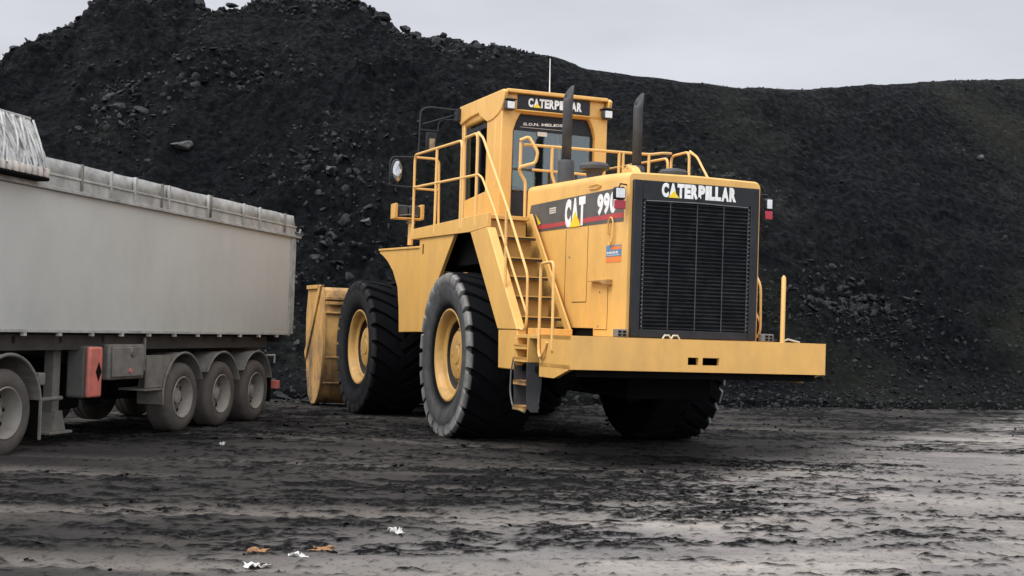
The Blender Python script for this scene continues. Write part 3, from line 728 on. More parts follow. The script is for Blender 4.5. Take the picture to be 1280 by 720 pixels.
# side decals
for s in (1, -1):
    d = MB().prism([(3.70, 3.60), (.46, 3.585), (.44, 3.14), (3.40, 3.18), (3.74, 3.48)], 'Y', s * .9695, s * .9725).build('name_decal', 'decal_grey', hood, smooth=0)
    MB().prism([(3.46, 3.215), (3.52, 3.275), (.445, 3.255), (.445, 3.19)], 'Y', s * .9725, s * .9745).build('stripe', 'decal_red', d, smooth=0)
    MB().prism([(3.50, 3.45), (3.38, 3.28), (3.28, 3.30)], 'Y', s * .9725, s * .9745).build('triangle_mark', 'letter_yellow', d, smooth=0)
    def L(nm, tx, m, xa, z, w, h, bold, lift=.9725):
        if s > 0: return lettering(nm, tx, m, d, (xa, lift, z), (-1, 0, 0), (0, 0, 1), w, h, .003, bold)
        return lettering(nm, tx, m, d, (xa - w, -lift, z), (1, 0, 0), (0, 0, 1), w, h, .003, bold)
    L('lettering', 'CAT', 'letter_white', 2.36, 3.17, .72, .40, .07, .975)
    MB().prism([(2.17, 3.165), (1.80, 3.165), (1.985, 3.385)], 'Y', s * .975, s * .9805).build('triangle_mark', 'letter_yellow', d, smooth=0)
    L('model_number', '990', 'letter_white', 1.26, 3.265, .60, .285, .055)
    tb = MB()
    for k_ in range(3): tb.box(2.70, 2.95, s * .9725, s * .975, 3.415 + k_ * .032, 3.435 + k_ * .032)
    tb.build('small_print', 'sticker_pale', d, smooth=0)
st = MB().box(.48, .93, .9695, .9725, 2.70, 2.845).build('dealer_sticker', 'sticker_blue', hood, smooth=0)
MB().box(.49, .80, .9725, .974, 2.785, 2.83).build('sticker_band', 'sticker_orange', st, smooth=0)
q_ = MB()
for x0, x1 in ((.86, .91), (.76, .84), (.66, .74), (.57, .64)): q_.box(x0, x1, .9725, .9745, 2.735, 2.765)
q_.box(.52, .90, .9725, .9745, 2.712, 2.720)
q_.build('small_print', 'sticker_pale', st, smooth=0)
MB().box(.48, .93, .9695, .9722, 2.625, 2.695).build('warning_strip', 'sticker_orange', hood, smooth=0)

# ---- radiator guard
gf = MB()
gf.box(.262, .325, .79, .912, 1.665, 3.665).box(.262, .325, -.912, -.79, 1.665, 3.665).box(.262, .325, -.79, .79, 1.665, 1.765).box(.262, .325, -.79, .79, 3.415, 3.665)
guard = gf.build('radiator_guard', 'black_paint', loader, bevel=.008)
MB().box(.314, .3185, -.79, .79, 1.766, 3.414).build('radiator_core', 'grille_black', guard, smooth=0)
sl = MB()
nsl = 34
for i in range(nsl):
    z = 1.79 + i * (3.39 - 1.79) / (nsl - 1)
    sl.prism([(.272, z - .008), (.310, z + .014), (.310, z + .022), (.272, z + .003)], 'Y', -.785, .785)
sl.build('louvre', 'grille_black', guard, smooth=0)
rb = MB()
for y in (-.39, 0, .39, -.755, .755): rb.box(.268, .274, y - .006, y + .006, 1.77, 3.41)
split_build(rb, 'rib', 'exhaust_black', guard, smooth=0)
bt = MB()
for i in range(30):
    for y in (.768, -.768): bt.box(.262, .27, y - .008, y + .008, 1.80 + i * .054, 1.806 + i * .054 + .006)
split_build(bt, 'bolt', 'bare_steel', guard, smooth=0)
MB().tube([(.255, .74, 3.405), (.25, .0, 3.415), (.255, -.74, 3.405)], .007, 6).build('top_wire', 'bare_steel', guard)
lettering('lettering', 'CATERPILLAR', 'letter_white', guard, (.262, .53, 3.465), (0, -1, 0), (0, 0, 1), 1.09, .185, .004, .065)
MB().prism([(.435, 3.463), (.275, 3.463), (.355, 3.555)], 'X', .2535, .2575).build('triangle_mark', 'letter_yellow', guard, smooth=0)
MB().prism([(-.05, 3.455), (.03, 3.455), (-.01, 3.50)], 'X', .250, .262).build('guard_latch', 'black_paint', guard, smooth=0)

# rear lamps on brackets at the hood corners
for s, ya, yb in ((1, 1.03, 1.17), (-1, 1.03, 1.12)):
    bk = MB()
    y0, y1 = s * .96, s * (ya + .06)
    bk.tube([(.38, s * .965, 3.60), (.33, s * 1.08, 3.60), (.33, s * 1.10, 3.54)], .010, 8)
    bk.tube([(.33, s * 1.09, 3.54), (.33, s * 1.09, 3.30)], .01, 8)
    bko = bk.build('lamp_bracket', 'black_paint', loader)
    MB().box(.27, .36, s * (ya - .012), s * (yb + .012), 3.395, 3.555).build('rear_lamp', 'black_paint', bko, bevel=.03)
    MB().box(.262, .275, s * (ya + .008), s * (yb - .008), 3.415, 3.535).build('lamp_lens', 'lamp_clear', bko, bevel=.012)
    MB().box(.278, .292, s * (ya - .01), s * (yb + .01), 3.275, 3.385).build('tail_lamp', 'lamp_red', bko, bevel=.006)

# ---- exhaust stacks and air intakes
for s in (1, -1):
    y = s * .585
    ex = MB().lathe([(3.86, .125), (4.24, .125), (4.27, .11), (4.275, .085)], 'Z', (3.3, y, 0), 24)
    exo = ex.build('exhaust_stack', 'exhaust_black', loader)
    p = MB(); n = 20; k = 0
    prof = [(4.2, None), (5.10, None)]
    for zi in (4.2, 5.14):
        for j in range(n):
            a = 2 * math.pi * j / n; p.v.append((3.3 + .074 * math.cos(a), y + .074 * math.sin(a), zi))
    for j in range(n):      # slanted tip: the long lip stands on the far right
        a = 2 * math.pi * j / n; p.v.append((3.3 + .074 * math.cos(a), y + .074 * math.sin(a) - .012, 5.31 + .03 * math.cos(a) - .10 * math.sin(a)))
    for i in range(2):
        for j in range(n):
            a, b = i * n + j, i * n + (j + 1) % n; p.f.append((a, b, b + n, a + n))
    pp = p.build('exhaust_pipe', 'exhaust_black', exo); pp.modifiers.new('thick', 'SOLIDIFY').thickness = .008
    y2 = s * .60
    MB().lathe([(3.86, .10), (3.97, .12), (4.01, .15), (4.015, .21), (4.06, .215), (4.10, .18), (4.12, .08)], 'Z', (2.2, y2 + (.01 if s > 0 else -.04), 0), 28).build('air_intake', 'exhaust_black', loader)

# ---- decks
dk = MB()
for s in (1, -1):
    dk.box(4.02, 7.30, s * .90, s * 1.81, 3.35, 3.41)                # side walkways
    dk.prism([(3.27, 3.41), (7.32, 3.41), (7.30, 3.235), (4.05, 3.17), (3.27, 3.2)], 'Y', s * 1.755, s * 1.812)
    dk.box(3.55, 4.02, s * 1.05, s * 1.755, 3.35, 3.41)
dk.box(3.90, 5.25, -.90, .90, 3.35, 3.41)
dk.box(7.25, 7.30, -1.75, 1.75, 3.24, 3.35)
deck = dk.build('deck', 'machine_yellow', loader, bevel=.006)
# fender plates between the wheels, with the rear wheel arch
fd_poly = [(9.58, 3.175), (6.86, 3.095), (6.86, 1.62), (8.05, 1.60), (8.12, 2.05), (8.25, 2.42), (8.6, 2.72), (9.0, 2.92), (9.30, 3.02), (9.60, 3.10)]
sd_poly = [(6.855, 3.236), (4.92, 3.19), (5.30, 2.86), (5.66, 2.55), (5.86, 2.2), (6.02, 1.62), (6.855, 1.62)]
for s in (1, -1):
    f1 = MB().prism(fd_poly, 'Y', s * 1.70, s * 1.765)
    for i in range(3, len(fd_poly) - 1):     # curved mudguard sheet turning inwards
        (x0, z0), (x1, z1) = fd_poly[i], fd_poly[i + 1]
        f1._add([(x0, s * .95, z0), (x1, s * .95, z1), (x1, s * 1.73, z1), (x0, s * 1.73, z0), (x0 - .03, s * .95, z0 + .03), (x1 - .03, s * .95, z1 + .03), (x1 - .03, s * 1.73, z1 + .03), (x0 - .03, s * 1.73, z0 + .03)],
                [(0, 1, 2, 3), (7, 6, 5, 4), (0, 4, 5, 1), (2, 6, 7, 3)])
    f1.prism([(6.86, 3.10), (9.62, 3.18), (9.62, 3.14), (6.86, 3.06)], 'Y', s * .95, s * 1.785)
    f1.build('front_fender', 'machine_yellow', loader, bevel=.008)
    spl = MB().prism(sd_poly, 'Y', s * 1.72, s * 1.78).build('side_plate', 'machine_yellow', loader, bevel=.006)
    MB().box(6.60, 6.66, s * 1.779, s * 1.783, 2.95, 3.12).build('plate_slot', 'undercarriage_and_shade', spl, smooth=0)
    # stair stringer panel
    sp = MB().prism([(4.05, 3.168), (3.27, 3.198), (1.93, 1.712), (2.70, 1.712)], 'Y', s * 1.68, s * 1.812)
    spo = sp.build('stringer_panel', 'machine_yellow', loader, bevel=.012)
    MB().prism([(1.95, 1.708), (2.70, 1.708), (2.66, 1.16), (2.03, 1.16), (1.95, 1.24)], 'Y', s * 1.66, s * 1.80).build('stringer_foot', 'machine_yellow', loader, bevel=.015)
    # stairs: steps with closed risers
    sc = MB()
    noses = [(2.16, 1.90), (2.46, 2.19), (2.71, 2.475), (2.95, 2.755), (3.24, 3.08)]
    stairs = MB().prism([(3.60, 3.45), (3.47, 3.45), (1.83, 1.70), (1.83, 1.655), (1.98, 1.655)], 'Y', s * 1.03, s * 1.06).build('stairs', 'machine_yellow', loader, bevel=.004)
    for i, (x, z) in enumerate(noses):
        xn = noses[i + 1][0] if i + 1 < 5 else 3.53
        zn = noses[i + 1][1] if i + 1 < 5 else 3.39
        MB().box(x, x + .30, s * 1.06, s * 1.68, z - .035, z).box(x, x + .012, s * 1.06, s * 1.68, z - .05, z).build('tread', 'tread_grating_shade', stairs, bevel=.003)
        MB().box(x - .006, x, s * 1.06, s * 1.68, z - .012, z + .002).build('tread_nosing', 'machine_yellow', stairs)
    rs = MB()
    zz = [(1.655, 2.42)] + [(noses[i][1], (noses[i + 1][0] if i < 4 else 3.53) + .20) for i in range(5)]
    for i, (x, z) in enumerate(noses):
        zb = 1.66 if i == 0 else noses[i - 1][1]
        rs.box(x + .20, x + .213, s * 1.06, s * 1.68, zb - .02, z - .036)
    rs.build('riser', 'machine_yellow', stairs)
    MB().box(3.66, 3.68, s * 1.06, s * 1.68, 3.07, 3.345).build('riser', 'machine_yellow', stairs)
    # platform at the foot of the stairs
    MB().box(1.055, 1.94, s * .97, s * 1.80, 1.60, 1.652).box(1.55, 1.90, s * 1.15, s * 1.66, 1.652, 1.74).build('foot_platform', 'machine_yellow', loader, bevel=.006)
    # ---- handrails
    r = .0225; Y = s * 1.80
    hr = MB()
    hr.tube([(7.24, Y, 3.25), (7.26, Y, 4.72), (4.62, Y, 4.64), (4.60, Y, 3.25)], r, 10, .12)
    hr.tube([(5.95, Y, 3.25), (5.95, Y, 4.67)], r)
    hr.tube([(7.25, Y, 4.15), (4.60, Y, 4.05), (3.80, Y, 4.02)], .021)
    hr.tube([(7.26, Y, 4.68), (7.28, Y - s * .45, 4.68), (7.28, Y - s * .48, 3.40)], .022, 8, .10)
    hr.tube([(7.26, Y, 4.13), (7.28, Y - s * .47, 4.13)], .02)
    hr.tube([(4.50, Y, 3.25), (4.50, Y, 4.66), (3.88, Y, 4.66), (3.86, Y, 3.25)], r, 10, .12)
    hr.build('handrail', 'rail_yellow', loader)
    h2 = MB(); r = .0235
    h2.tube([(3.78, Y, 4.62), (3.62, Y, 4.55), (3.44, Y, 4.36), (2.47, Y, 3.40), (1.62, Y, 2.46), (1.60, Y, 1.80), (1.70, Y, 1.70), (1.86, Y, 1.73)], .0185, 10, .10)
    h2.tube([(3.80, Y, 4.02), (3.62, Y, 3.96), (3.04, Y, 3.45), (1.61, Y, 1.93)], .0165, 10, .08)
    h2.tube([(2.50, Y, 3.40), (2.52, Y, 3.25), (2.47, Y, 2.28)], .02)
    h2.tube([(3.86, Y, 4.66), (3.74, Y, 4.60)], r)
    h2.build('handrail', 'rail_yellow', loader)
    # hanging ladder, only on the side of the stairs that is used
    if s < 0: continue
    lad = MB()
    lad.prism([(1.60, 1.60), (1.815, 1.60), (1.815, 1.28), (1.60, 1.28)], 'X', 1.485, 1.52)
    lad.prism([(1.60, 1.60), (1.815, 1.60), (1.80, 1.26), (1.60, 1.26)], 'X', 1.96, 2.0)
    lad.box(1.50, 1.98, 1.60, 1.63, 1.27, 1.60)
    if s < 0: lad.mirror_y()
    lo = lad.build('ladder', 'machine_yellow', loader, bevel=.006)
    ru = MB().prism([(1.60, 1.285), (1.815, 1.285), (1.80, .68), (1.74, .62), (1.64, .62), (1.60, 1.0)], 'X', 1.49, 1.515)
    ru.prism([(1.60, 1.285), (1.815, 1.285), (1.80, .68), (1.74, .62), (1.64, .62), (1.60, 1.0)], 'X', 1.965, 1.985)
    if s < 0: ru.mirror_y()
    split_build(ru, 'rubber_strap', 'exhaust_black', lo)
    MB().tube([(1.995, s * 1.82, 1.33), (2.05, s * 1.83, 1.15), (2.06, s * 1.83, .85), (1.97, s * 1.82, .66), (1.52, s * 1.82, .62)], .012, 8, .08).build('ladder_edge', 'bare_steel', lo)
    for z, mm_ in ((.68, 'worn_yellow'), (1.02, 'worn_yellow'), (1.33, 'machine_yellow'), (1.50, 'machine_yellow')):
        MB().box(1.515, 1.965, s * 1.61, s * 1.83, z - .022, z + .012).box(1.515, 1.965, s * 1.80, s * 1.83, z - .05, z + .012).build('rung', mm_, lo, bevel=.004)
    MB().box(1.535, 1.545, s * 1.825, s * 1.832, 1.0, 1.04).build('reflector', 'lamp_red', lo)

    h3 = MB()
    h3.tube([(.80, Y + s * .03, 1.56), (.85, Y + s * .05, 1.42), (.96, Y + s * .05, 1.35), (1.04, Y + s * .04, 1.45), (1.10, Y + s * .02, 2.58), (.66, Y + s * .02, 2.59), (.64, Y + s * .02, 1.47)], .0195, 10, .10)
    h3.box(.60, .68, s * 1.815, s * 1.83, 1.45, 1.60)
    h3.build('handrail', 'rail_yellow', loader)
# cross rail behind the cab, over the hood
cr_ = MB(); X = 3.88
cr_.tube([(X, 1.05, 4.545), (X, -1.10, 4.56), (X + .25, -1.45, 4.64), (X + .6, -1.78, 4.70)], .022, 10, .1)
cr_.tube([(X, .90, 4.17), (X, -1.10, 4.15)], .02)
cr_.tube([(X, .58, 4.54), (X, .58, 4.13), (X - .02, .53, 3.98), (X - .02, .52, 3.40)], .025, 10, .06)
for y in (-.56, -.63, -1.08): cr_.tube([(X, y, 4.56), (X, y, 3.40)], .024)
cr_.tube([(X, 1.10, 4.58), (X, 1.10, 4.20)], .025)
cr_.tube([(3.85, 1.13, 4.60), (3.80, 1.00, 4.66), (3.72, .88, 4.42), (3.75, .90, 4.26), (3.86, 1.12, 4.19), (3.90, 1.10, 4.12), (3.90, 1.0, 3.98), (3.90, .99, 3.40)], .025, 10, .05)
cr_.build('handrail', 'rail_yellow', loader)

# ---- ROPS cab
cab = MB()
for s in (1, -1):
    # rear pillar: broad side face and a gusset under the roof
    cab.prism([(s * .95, 3.38), (s * .95, 5.30), (s * .58, 5.30), (s * .63, 5.24), (s * .69, 5.12), (s * .735, 4.97), (s * .74, 3.38)], 'X', 5.21, 5.50)
    cab.box(5.50, 5.93, s * .88, s * .948, 3.38, 5.30)
    cab.prism([(7.05, 3.4), (7.22, 3.4), (7.35, 5.4), (7.2, 5.4)], 'Y', s * .80, s * .93)
    cab.prism([(5.9, 3.38), (7.18, 3.38), (7.18, 3.95), (5.9, 4.03)], 'Y', s * .86, s * .93)
cab.box(5.9, 7.1, -.9, -.82, 5.1, 5.3)
cab.box(5.25, 7.2, -.9, .9, 3.41, 3.46)
cab.box(7.12, 7.2, -.85, .85, 3.46, 3.95)
cabo = cab.build('cab', 'machine_yellow', loader, bevel=.018)
rf = MB()
rf.box(5.19, 7.42, -.90, .92, 5.27, 5.60)
roof = rf.build('roof', 'machine_yellow', cabo, bevel=.06, seg=4)
rp = [(7.43, 5.60), (7.38, 5.665), (5.14, 5.622), (5.06, 5.58), (5.10, 5.42), (5.20, 5.30), (5.34, 5.24), (5.60, 5.19), (5.86, 5.18), (5.98, 5.22), (6.30, 5.35), (6.34, 5.40), (6.82, 5.39), (7.32, 5.33), (7.40, 5.38)]
for s in (1, -1):
    MB().prism(rp, 'Y', s * .90, s * .965).build('roof_side', 'machine_yellow', cabo, bevel=.014)
MB().box(5.10, 5.30, -.90, .90, 5.575, 5.635).box(5.14, 5.20, -.62, .72, 5.29, 5.315).build('roof_lip', 'machine_yellow', cabo, bevel=.02)
sg = MB().box(5.165, 5.195, -.60, .69, 5.325, 5.565).build('name_board', 'black_paint', cabo, bevel=.004)
lettering('lettering', 'CATERPILLAR', 'letter_white', sg, (5.163, .51, 5.370), (0, -1, 0), (0, 0, 1), .96, .15, .004, .05)
MB().prism([(.425, 5.368), (.285, 5.368), (.355, 5.445)], 'X', 5.154, 5.158).build('triangle_mark', 'letter_yellow', sg, smooth=0)
# glazing
rg = MB().box(5.33, 5.345, -.745, .745, 3.46, 5.28).build('rear_window', 'cab_glass', cabo, smooth=0)
MB().box(5.318, 5.329, -.745, .745, 5.00, 5.28).box(5.318, 5.329, .69, .745, 3.46, 5.0).box(5.318, 5.329, -.745, -.69, 3.46, 5.0).box(5.318, 5.329, -.69, .69, 3.46, 3.98).build('window_frame', 'black_paint', rg, smooth=0)
lettering('lettering', 'S.O.N. MELIOS', 'letter_white', rg, (5.317, .53, 5.085), (0, -1, .045), (0, 0, 1), .72, .045, .003, .03)
MB().box(5.311, 5.317, -.35, .58, 5.052, 5.058).box(5.311, 5.317, .10, .27, 4.93, 5.0).build('small_print', 'sticker_pale', rg, smooth=0)
MB().box(7.08, 7.095, -.80, .80, 3.95, 5.3).build('front_window', 'cab_glass', cabo, smooth=0)
for s in (1, -1):
    dr = MB().prism([(5.95, 4.05), (7.03, 3.96), (7.10, 5.25), (5.95, 5.2)], 'Y', s * .880, s * .892).build('side_window', 'cab_glass', cabo, smooth=0)
    w = .035
    MB().box(5.95, 6.0, s * .893, s * .912, 4.03, 5.2).prism([(6.98, 3.96), (7.05, 3.96), (7.12, 5.25), (7.05, 5.25)], 'Y', s * .893, s * .912).box(6.35, 6.43, s * .893, s * .912, 4.02, 5.2).box(6.0, 7.05, s * .893, s * .912, 5.12, 5.2).build('window_frame', 'black_paint', dr)
# inside the cab
seat = MB().box(5.95, 6.45, -.28, .28, 3.80, 3.95).prism([(5.85, 3.9), (5.98, 3.9), (5.88, 4.62), (5.76, 4.60)], 'Y', -.27, .27).box(5.79, 5.87, -.14, .14, 4.62, 4.80).box(6.05, 6.35, -.15, .15, 3.46, 3.80).build('seat', 'seat_fabric', cabo, bevel=.03)
MB().box(6.75, 6.95, -.25, .25, 3.5, 4.35).tube([(6.6, -.2, 4.35), (6.55, 0, 4.42), (6.6, .2, 4.35)], .02, 8, .1).build('console', 'seat_fabric', cabo, bevel=.02)
clo = MB()
nx_ = 12; nz_ = 8
for i in range(nz_):
    for j in range(nx_):
        y = .70 - .46 * j / (nx_ - 1); z = 4.10 + .26 * i / (nz_ - 1) - .10 * (j / (nx_ - 1)) + .05 * math.sin(j * .9) * (i / nz_)
        clo.v.append((5.42 + .03 * math.sin(j * 1.7 + i * .6), y, z))
for i in range(nz_ - 1):
    for j in range(nx_ - 1): a = i * nx_ + j; clo.f.append((a, a + 1, a + 1 + nx_, a + nx_))
co_ = clo.build('hi_vis_cloth', 'hi_vis_cloth', cabo, smooth=60); co_.modifiers.new('thick', 'SOLIDIFY').thickness = .01
MB().box(5.44, 5.46, .36, .56, 4.26, 4.50).build('paper_card', 'beige_card', cabo)
# work lights
for y in (.86, -.88):
    wl_ = MB().box(5.02, 5.16, y - .085, y + .085, 5.27, 5.43).build('work_light', 'exhaust_black', cabo, bevel=.035, seg=3)
    MB().box(5.008, 5.022, y - .062, y + .062, 5.292, 5.408).build('lamp_lens', 'lamp_clear', wl_, bevel=.02)
    MB().box(5.0, 5.2, y - .09 - (.12 if y < 0 else 0), y + .09, 5.435, 5.455).build('lamp_hood', 'black_paint', wl_)
# aerial
MB().tube([(6.0, -.20, 5.58), (6.0, -.20, 5.75), (6.0, -.19, 6.40)], [.022, .012, .008], 8).build('aerial', 'lamp_clear', loader)
# mirrors and their arms
ma = MB()
ma.box(7.30, 7.46, .955, 1.04, 5.40, 5.62)
ma.tube([(7.40, 1.0, 5.60), (7.42, 1.52, 5.62), (7.42, 1.68, 5.56), (7.42, 1.69, 4.78)], .016, 8, .12)
ma.tube([(7.40, 1.0, 5.53), (7.41, 1.64, 5.30)], .013, 8)
ma.tube([(7.40, 1.0, 5.42), (7.41, 1.25, 5.42), (7.42, 1.34, 5.36), (7.42, 1.35, 5.2)], .012, 8, .06)
ma.tube([(7.42, 1.69, 5.20), (7.42, 1.34, 5.20)], .012, 8)
mao = ma.build('mirror_arm', 'black_paint', loader)
m1 = MB().box(7.42, 7.47, 1.36, 1.56, 4.84, 5.17).build('mirror', 'black_paint', mao, bevel=.02)
MB().box(7.412, 7.42, 1.40, 1.50, 4.86, 5.06).build('mirror_glass', 'mirror_glass', m1)
mb_ = MB()
mb_.tube([(7.36, 1.80, 4.69), (7.40, 2.16, 4.68), (7.40, 2.21, 4.60), (7.40, 2.21, 4.24), (7.40, 2.16, 4.17), (7.36, 1.80, 4.16)], .014, 8, .06)
mbo = mb_.build('mirror_arm', 'black_paint', loader)
m2 = MB().lathe([(7.40, .06), (7.44, .13), (7.49, .15), (7.51, .12)], 'X', (0, 0, 0), 28).map(lambda x, y, z: (x, 2.07 + y * .72, 4.43 + z * 1.55)).build('mirror', 'black_paint', mbo)
MB().lathe([(7.385, .05), (7.39, .11), (7.40, .125)], 'X', (0, 0, 0), 28).map(lambda x, y, z: (x, 2.07 + y * .68, 4.43 + z * 1.45)).build('mirror_glass', 'mirror_glass', m2)
# headlamp on its stand
for s in (1, -1):
    hl = MB().tube([(8.25, s * 1.55, 3.20), (8.25, s * 1.55, 3.66)], .050, 10)
    hlo = hl.build('lamp_stand', 'rail_yellow', loader)
    MB().lathe([(3.60, .085), (3.625, .085)], 'Z', (8.25, s * 1.55, 0), 16).build('stand_flange', 'bare_steel', hlo)
    MB().box(8.12, 8.40, s * 1.34, s * 1.40, 3.68, 3.94).box(8.12, 8.40, s * 1.84, s * 1.90, 3.68, 3.94).box(8.13, 8.40, s * 1.34, s * 1.90, 3.665, 3.69).build('lamp_cradle', 'machine_yellow', hlo, bevel=.008)
    for y0 in (1.41, 1.63): MB().box(8.18, 8.42, s * y0, s * (y0 + .20), 3.71, 3.92).build('headlamp', 'exhaust_black', hlo, bevel=.02)
    MB().tube([(8.16, s * 1.45, 3.72), (8.13, s * 1.6, 3.75), (8.16, s * 1.8, 3.72)], .012).build('lamp_wire', 'bare_steel', hlo)

# ---- wheels
TR, TW = 1.289, 1.12
def loader_tyre(mname, parent):
    t = MB(); h = TW / 2
    prof = [(-.44, .68), (-.47, .72), (-.535, .86), (-.56, 1.0), (-.55, 1.11), (-.50, 1.19), (-.40, 1.225), (0, 1.235), (.40, 1.225), (.50, 1.19), (.55, 1.11), (.56, 1.0), (.535, .86), (.47, .72), (.44, .68)]
    t.lathe(prof, 'Y', (0, 0, 0), 80, close=False)
    NL = 25; jr = random.Random(4)
    for side in (1, -1):
        for i in range(NL):
            th0 = 2 * math.pi * (i + (.5 if side < 0 else 0)) / NL
            path = [(h - .015, 1.06, 1.0), (h + .012, 1.17, 1.06), (h - .005, 1.255, 1.0), (h - .06, TR, .95), (h * .55, TR + .002, .9), (h * .2, TR, .85), (-.03, TR - .005, .8)]
            k = len(t.v); jt = jr.uniform(.93, 1.05); wear = jr.uniform(0, .016)
            for (y, r, wf) in path:
                dth = .30 * max(0.0, 1 - max(y, 0) / h) ** 1.2
                hw = .108 * wf * jt; r = r - wear * (1 if r > 1.2 else .3)
                for (rr, ww) in ((r, hw), (r, -hw), (r - .11, -hw * 1.25), (r - .11, hw * 1.25)):
                    a = th0 + side * 0 + dth + ww / r
                    yy = y if rr == r else min(y, h - .06)
                    t.v.append((rr * math.cos(a), side * yy, rr * math.sin(a)))
            m = len(path)
            for j in range(m - 1):
                for q in range(4):
                    a = k + j * 4 + q; b = k + j * 4 + (q + 1) % 4; t.f.append((a, b, b + 4, a + 4))
            t.f.append((k, k + 1, k + 2, k + 3)); t.f.append((k + (m - 1) * 4 + 3, k + (m - 1) * 4 + 2, k + (m - 1) * 4 + 1, k + (m - 1) * 4))
    return t
def loader_wheel(tmat):
    # hub is the part, tyre and rim hang under it; outer side is +Y, centre of the wheel at the origin
    hubm = MB().lathe([(-.1, .375), (.27, .375), (.315, .365), (.33, .33), (.335, .15), (.35, .13), (.355, .0001)], 'Y', (0, 0, 0), 40)
    for a in (0.4, 2.5, 4.6): hubm.lathe([(.33, .03), (.345, .026)], 'Y', (.22 * math.cos(a), 0, .22 * math.sin(a)), 8)
    hub = hubm.build('wheel', 'rim_yellow', loader, smooth=30)
    rim = MB()
    rim.lathe([(.315, .535), (.33, .545), (.345, .58), (.355, .612), (.415, .63), (.45, .655), (.475, .69), (.47, .715), (.43, .715)], 'Y', (0, 0, 0), 56, close=False)
    rim.build('rim', 'rim_yellow', hub, smooth=30)
    MB().lathe([(-.04, .30), (-.04, .535), (.316, .537)], 'Y', (0, 0, 0), 48, close=False).lathe([(-.46, .70), (-.44, .62), (-.30, .56), (-.06, .54), (-.06, .30)], 'Y', (0, 0, 0), 48, close=False).build('wheel_well', 'dusty_chassis_well_shade', hub, smooth=30)  # dark barrel: the shadow round the hub is put into its colour
    bo = MB()
    for i in range(28):
        a = 2 * math.pi * i / 28; bo.lathe([(-.04, .024), (.26, .024), (.265, .014)], 'Y', (.425 * math.cos(a), 0, .425 * math.sin(a)), 7)
    split_build(bo, 'wheel_nut', 'rim_yellow', hub, smooth=30)
    loader_tyre(tmat, hub).build('tyre', tmat, hub, smooth=30)
    return hub
def place_copy(src, parent, loc, rot):
    c = src.copy(); COL.objects.link(c); c.parent = parent; c.location = loc; c.rotation_euler = rot
    for ch in src.children:
        d = ch.copy(); COL.objects.link(d); d.parent = c
    return c
wy = 2.05 - .56
rw = loader_wheel('tyre_rear'); rw.location = (4.474, wy, TR); rw.rotation_euler = (0, .35, 0)
rw['label'] = 'near rear wheel with pale dusty tread edge'
rw2 = place_copy(rw, loader, (4.474, -wy - .17, TR), (0, .2, math.pi)); rw2['label'] = 'far rear wheel in the shade of the counterweight'
fw = loader_wheel('tyre_front'); p = art_xf(9.80, wy, TR); fw.location = p; fw.rotation_euler = (0, 1.1, ART); fw['label'] = 'near front wheel with black sidewall'
p = art_xf(9.80, -wy, TR); fw2 = place_copy(fw, loader, p, (0, 0.7, math.pi + ART)); fw2['label'] = 'far front wheel'
# axles, hinge
MB().tube([(4.474, -1.45, TR), (4.474, -.5, TR), (4.474, -.45, TR), (4.474, .45, TR), (4.474, .5, TR), (4.474, 1.45, TR)], [.44, .30, .42, .42, .30, .44], 20).build('rear_axle', 'undercarriage_and_shade', loader)
MB().tube([(9.8, -1.45, TR), (9.8, -.5, TR), (9.8, -.45, TR), (9.8, .45, TR), (9.8, .5, TR), (9.8, 1.45, TR)], [.26, .26, .42, .42, .26, .26], 20).map(art_xf).build('front_axle', 'undercarriage_and_shade', loader)
MB().box(4.15, 7.2, -1.55, 1.55, 2.70, 3.33).box(3.9, 6.9, -.70, .70, 1.2, 2.7).box(6.6, 7.5, -.35, .35, .9, 2.3).build('centre_frame_dark_fill', 'undercarriage_and_shade', loader, bevel=.02)  # wide upper box is a black filler added to keep the arch dark
ff = MB().box(7.4, 10.6, -.55, .55, .75, 1.9).prism([(7.9, 1.9), (9.6, 1.9), (9.2, 3.0), (8.2, 3.0)], 'Y', -.60, -.50).prism([(7.9, 1.9), (9.6, 1.9), (9.2, 3.0), (8.2, 3.0)], 'Y', .50, .60)
ff.map(art_xf).build('front_frame', 'undercarriage_and_shade', loader, bevel=.01)  # near-black instead of yellow: shade behind the arch put into the colour
for s in (1, -1):
    MB().prism([(8.5, 2.85), (8.8, 2.95), (10.6, 1.75), (11.5, .75), (11.4, .35), (11.1, .40), (10.3, 1.30), (8.5, 2.45)], 'Y', s * .62, s * .74).map(art_xf).build('lift_arm', 'worn_yellow', loader, bevel=.01)
    MB().tube([(8.3, s * .85, 1.3), (9.4, s * .85, 1.55)], .11, 14).tube([(9.4, s * .85, 1.55), (10.4, s * .80, 1.62)], .06, 12).map(art_xf).build('lift_cylinder', 'bare_steel', loader)
MB().prism([(9.3, 2.1), (9.7, 3.1), (9.9, 3.1), (10.5, 1.7), (10.2, 1.6)], 'Y', -.15, .15).tube([(10.2, 0, 1.7), (11.4, 0, 1.2)], .07).map(art_xf).build('tilt_linkage', 'worn_yellow', loader, bevel=.01)
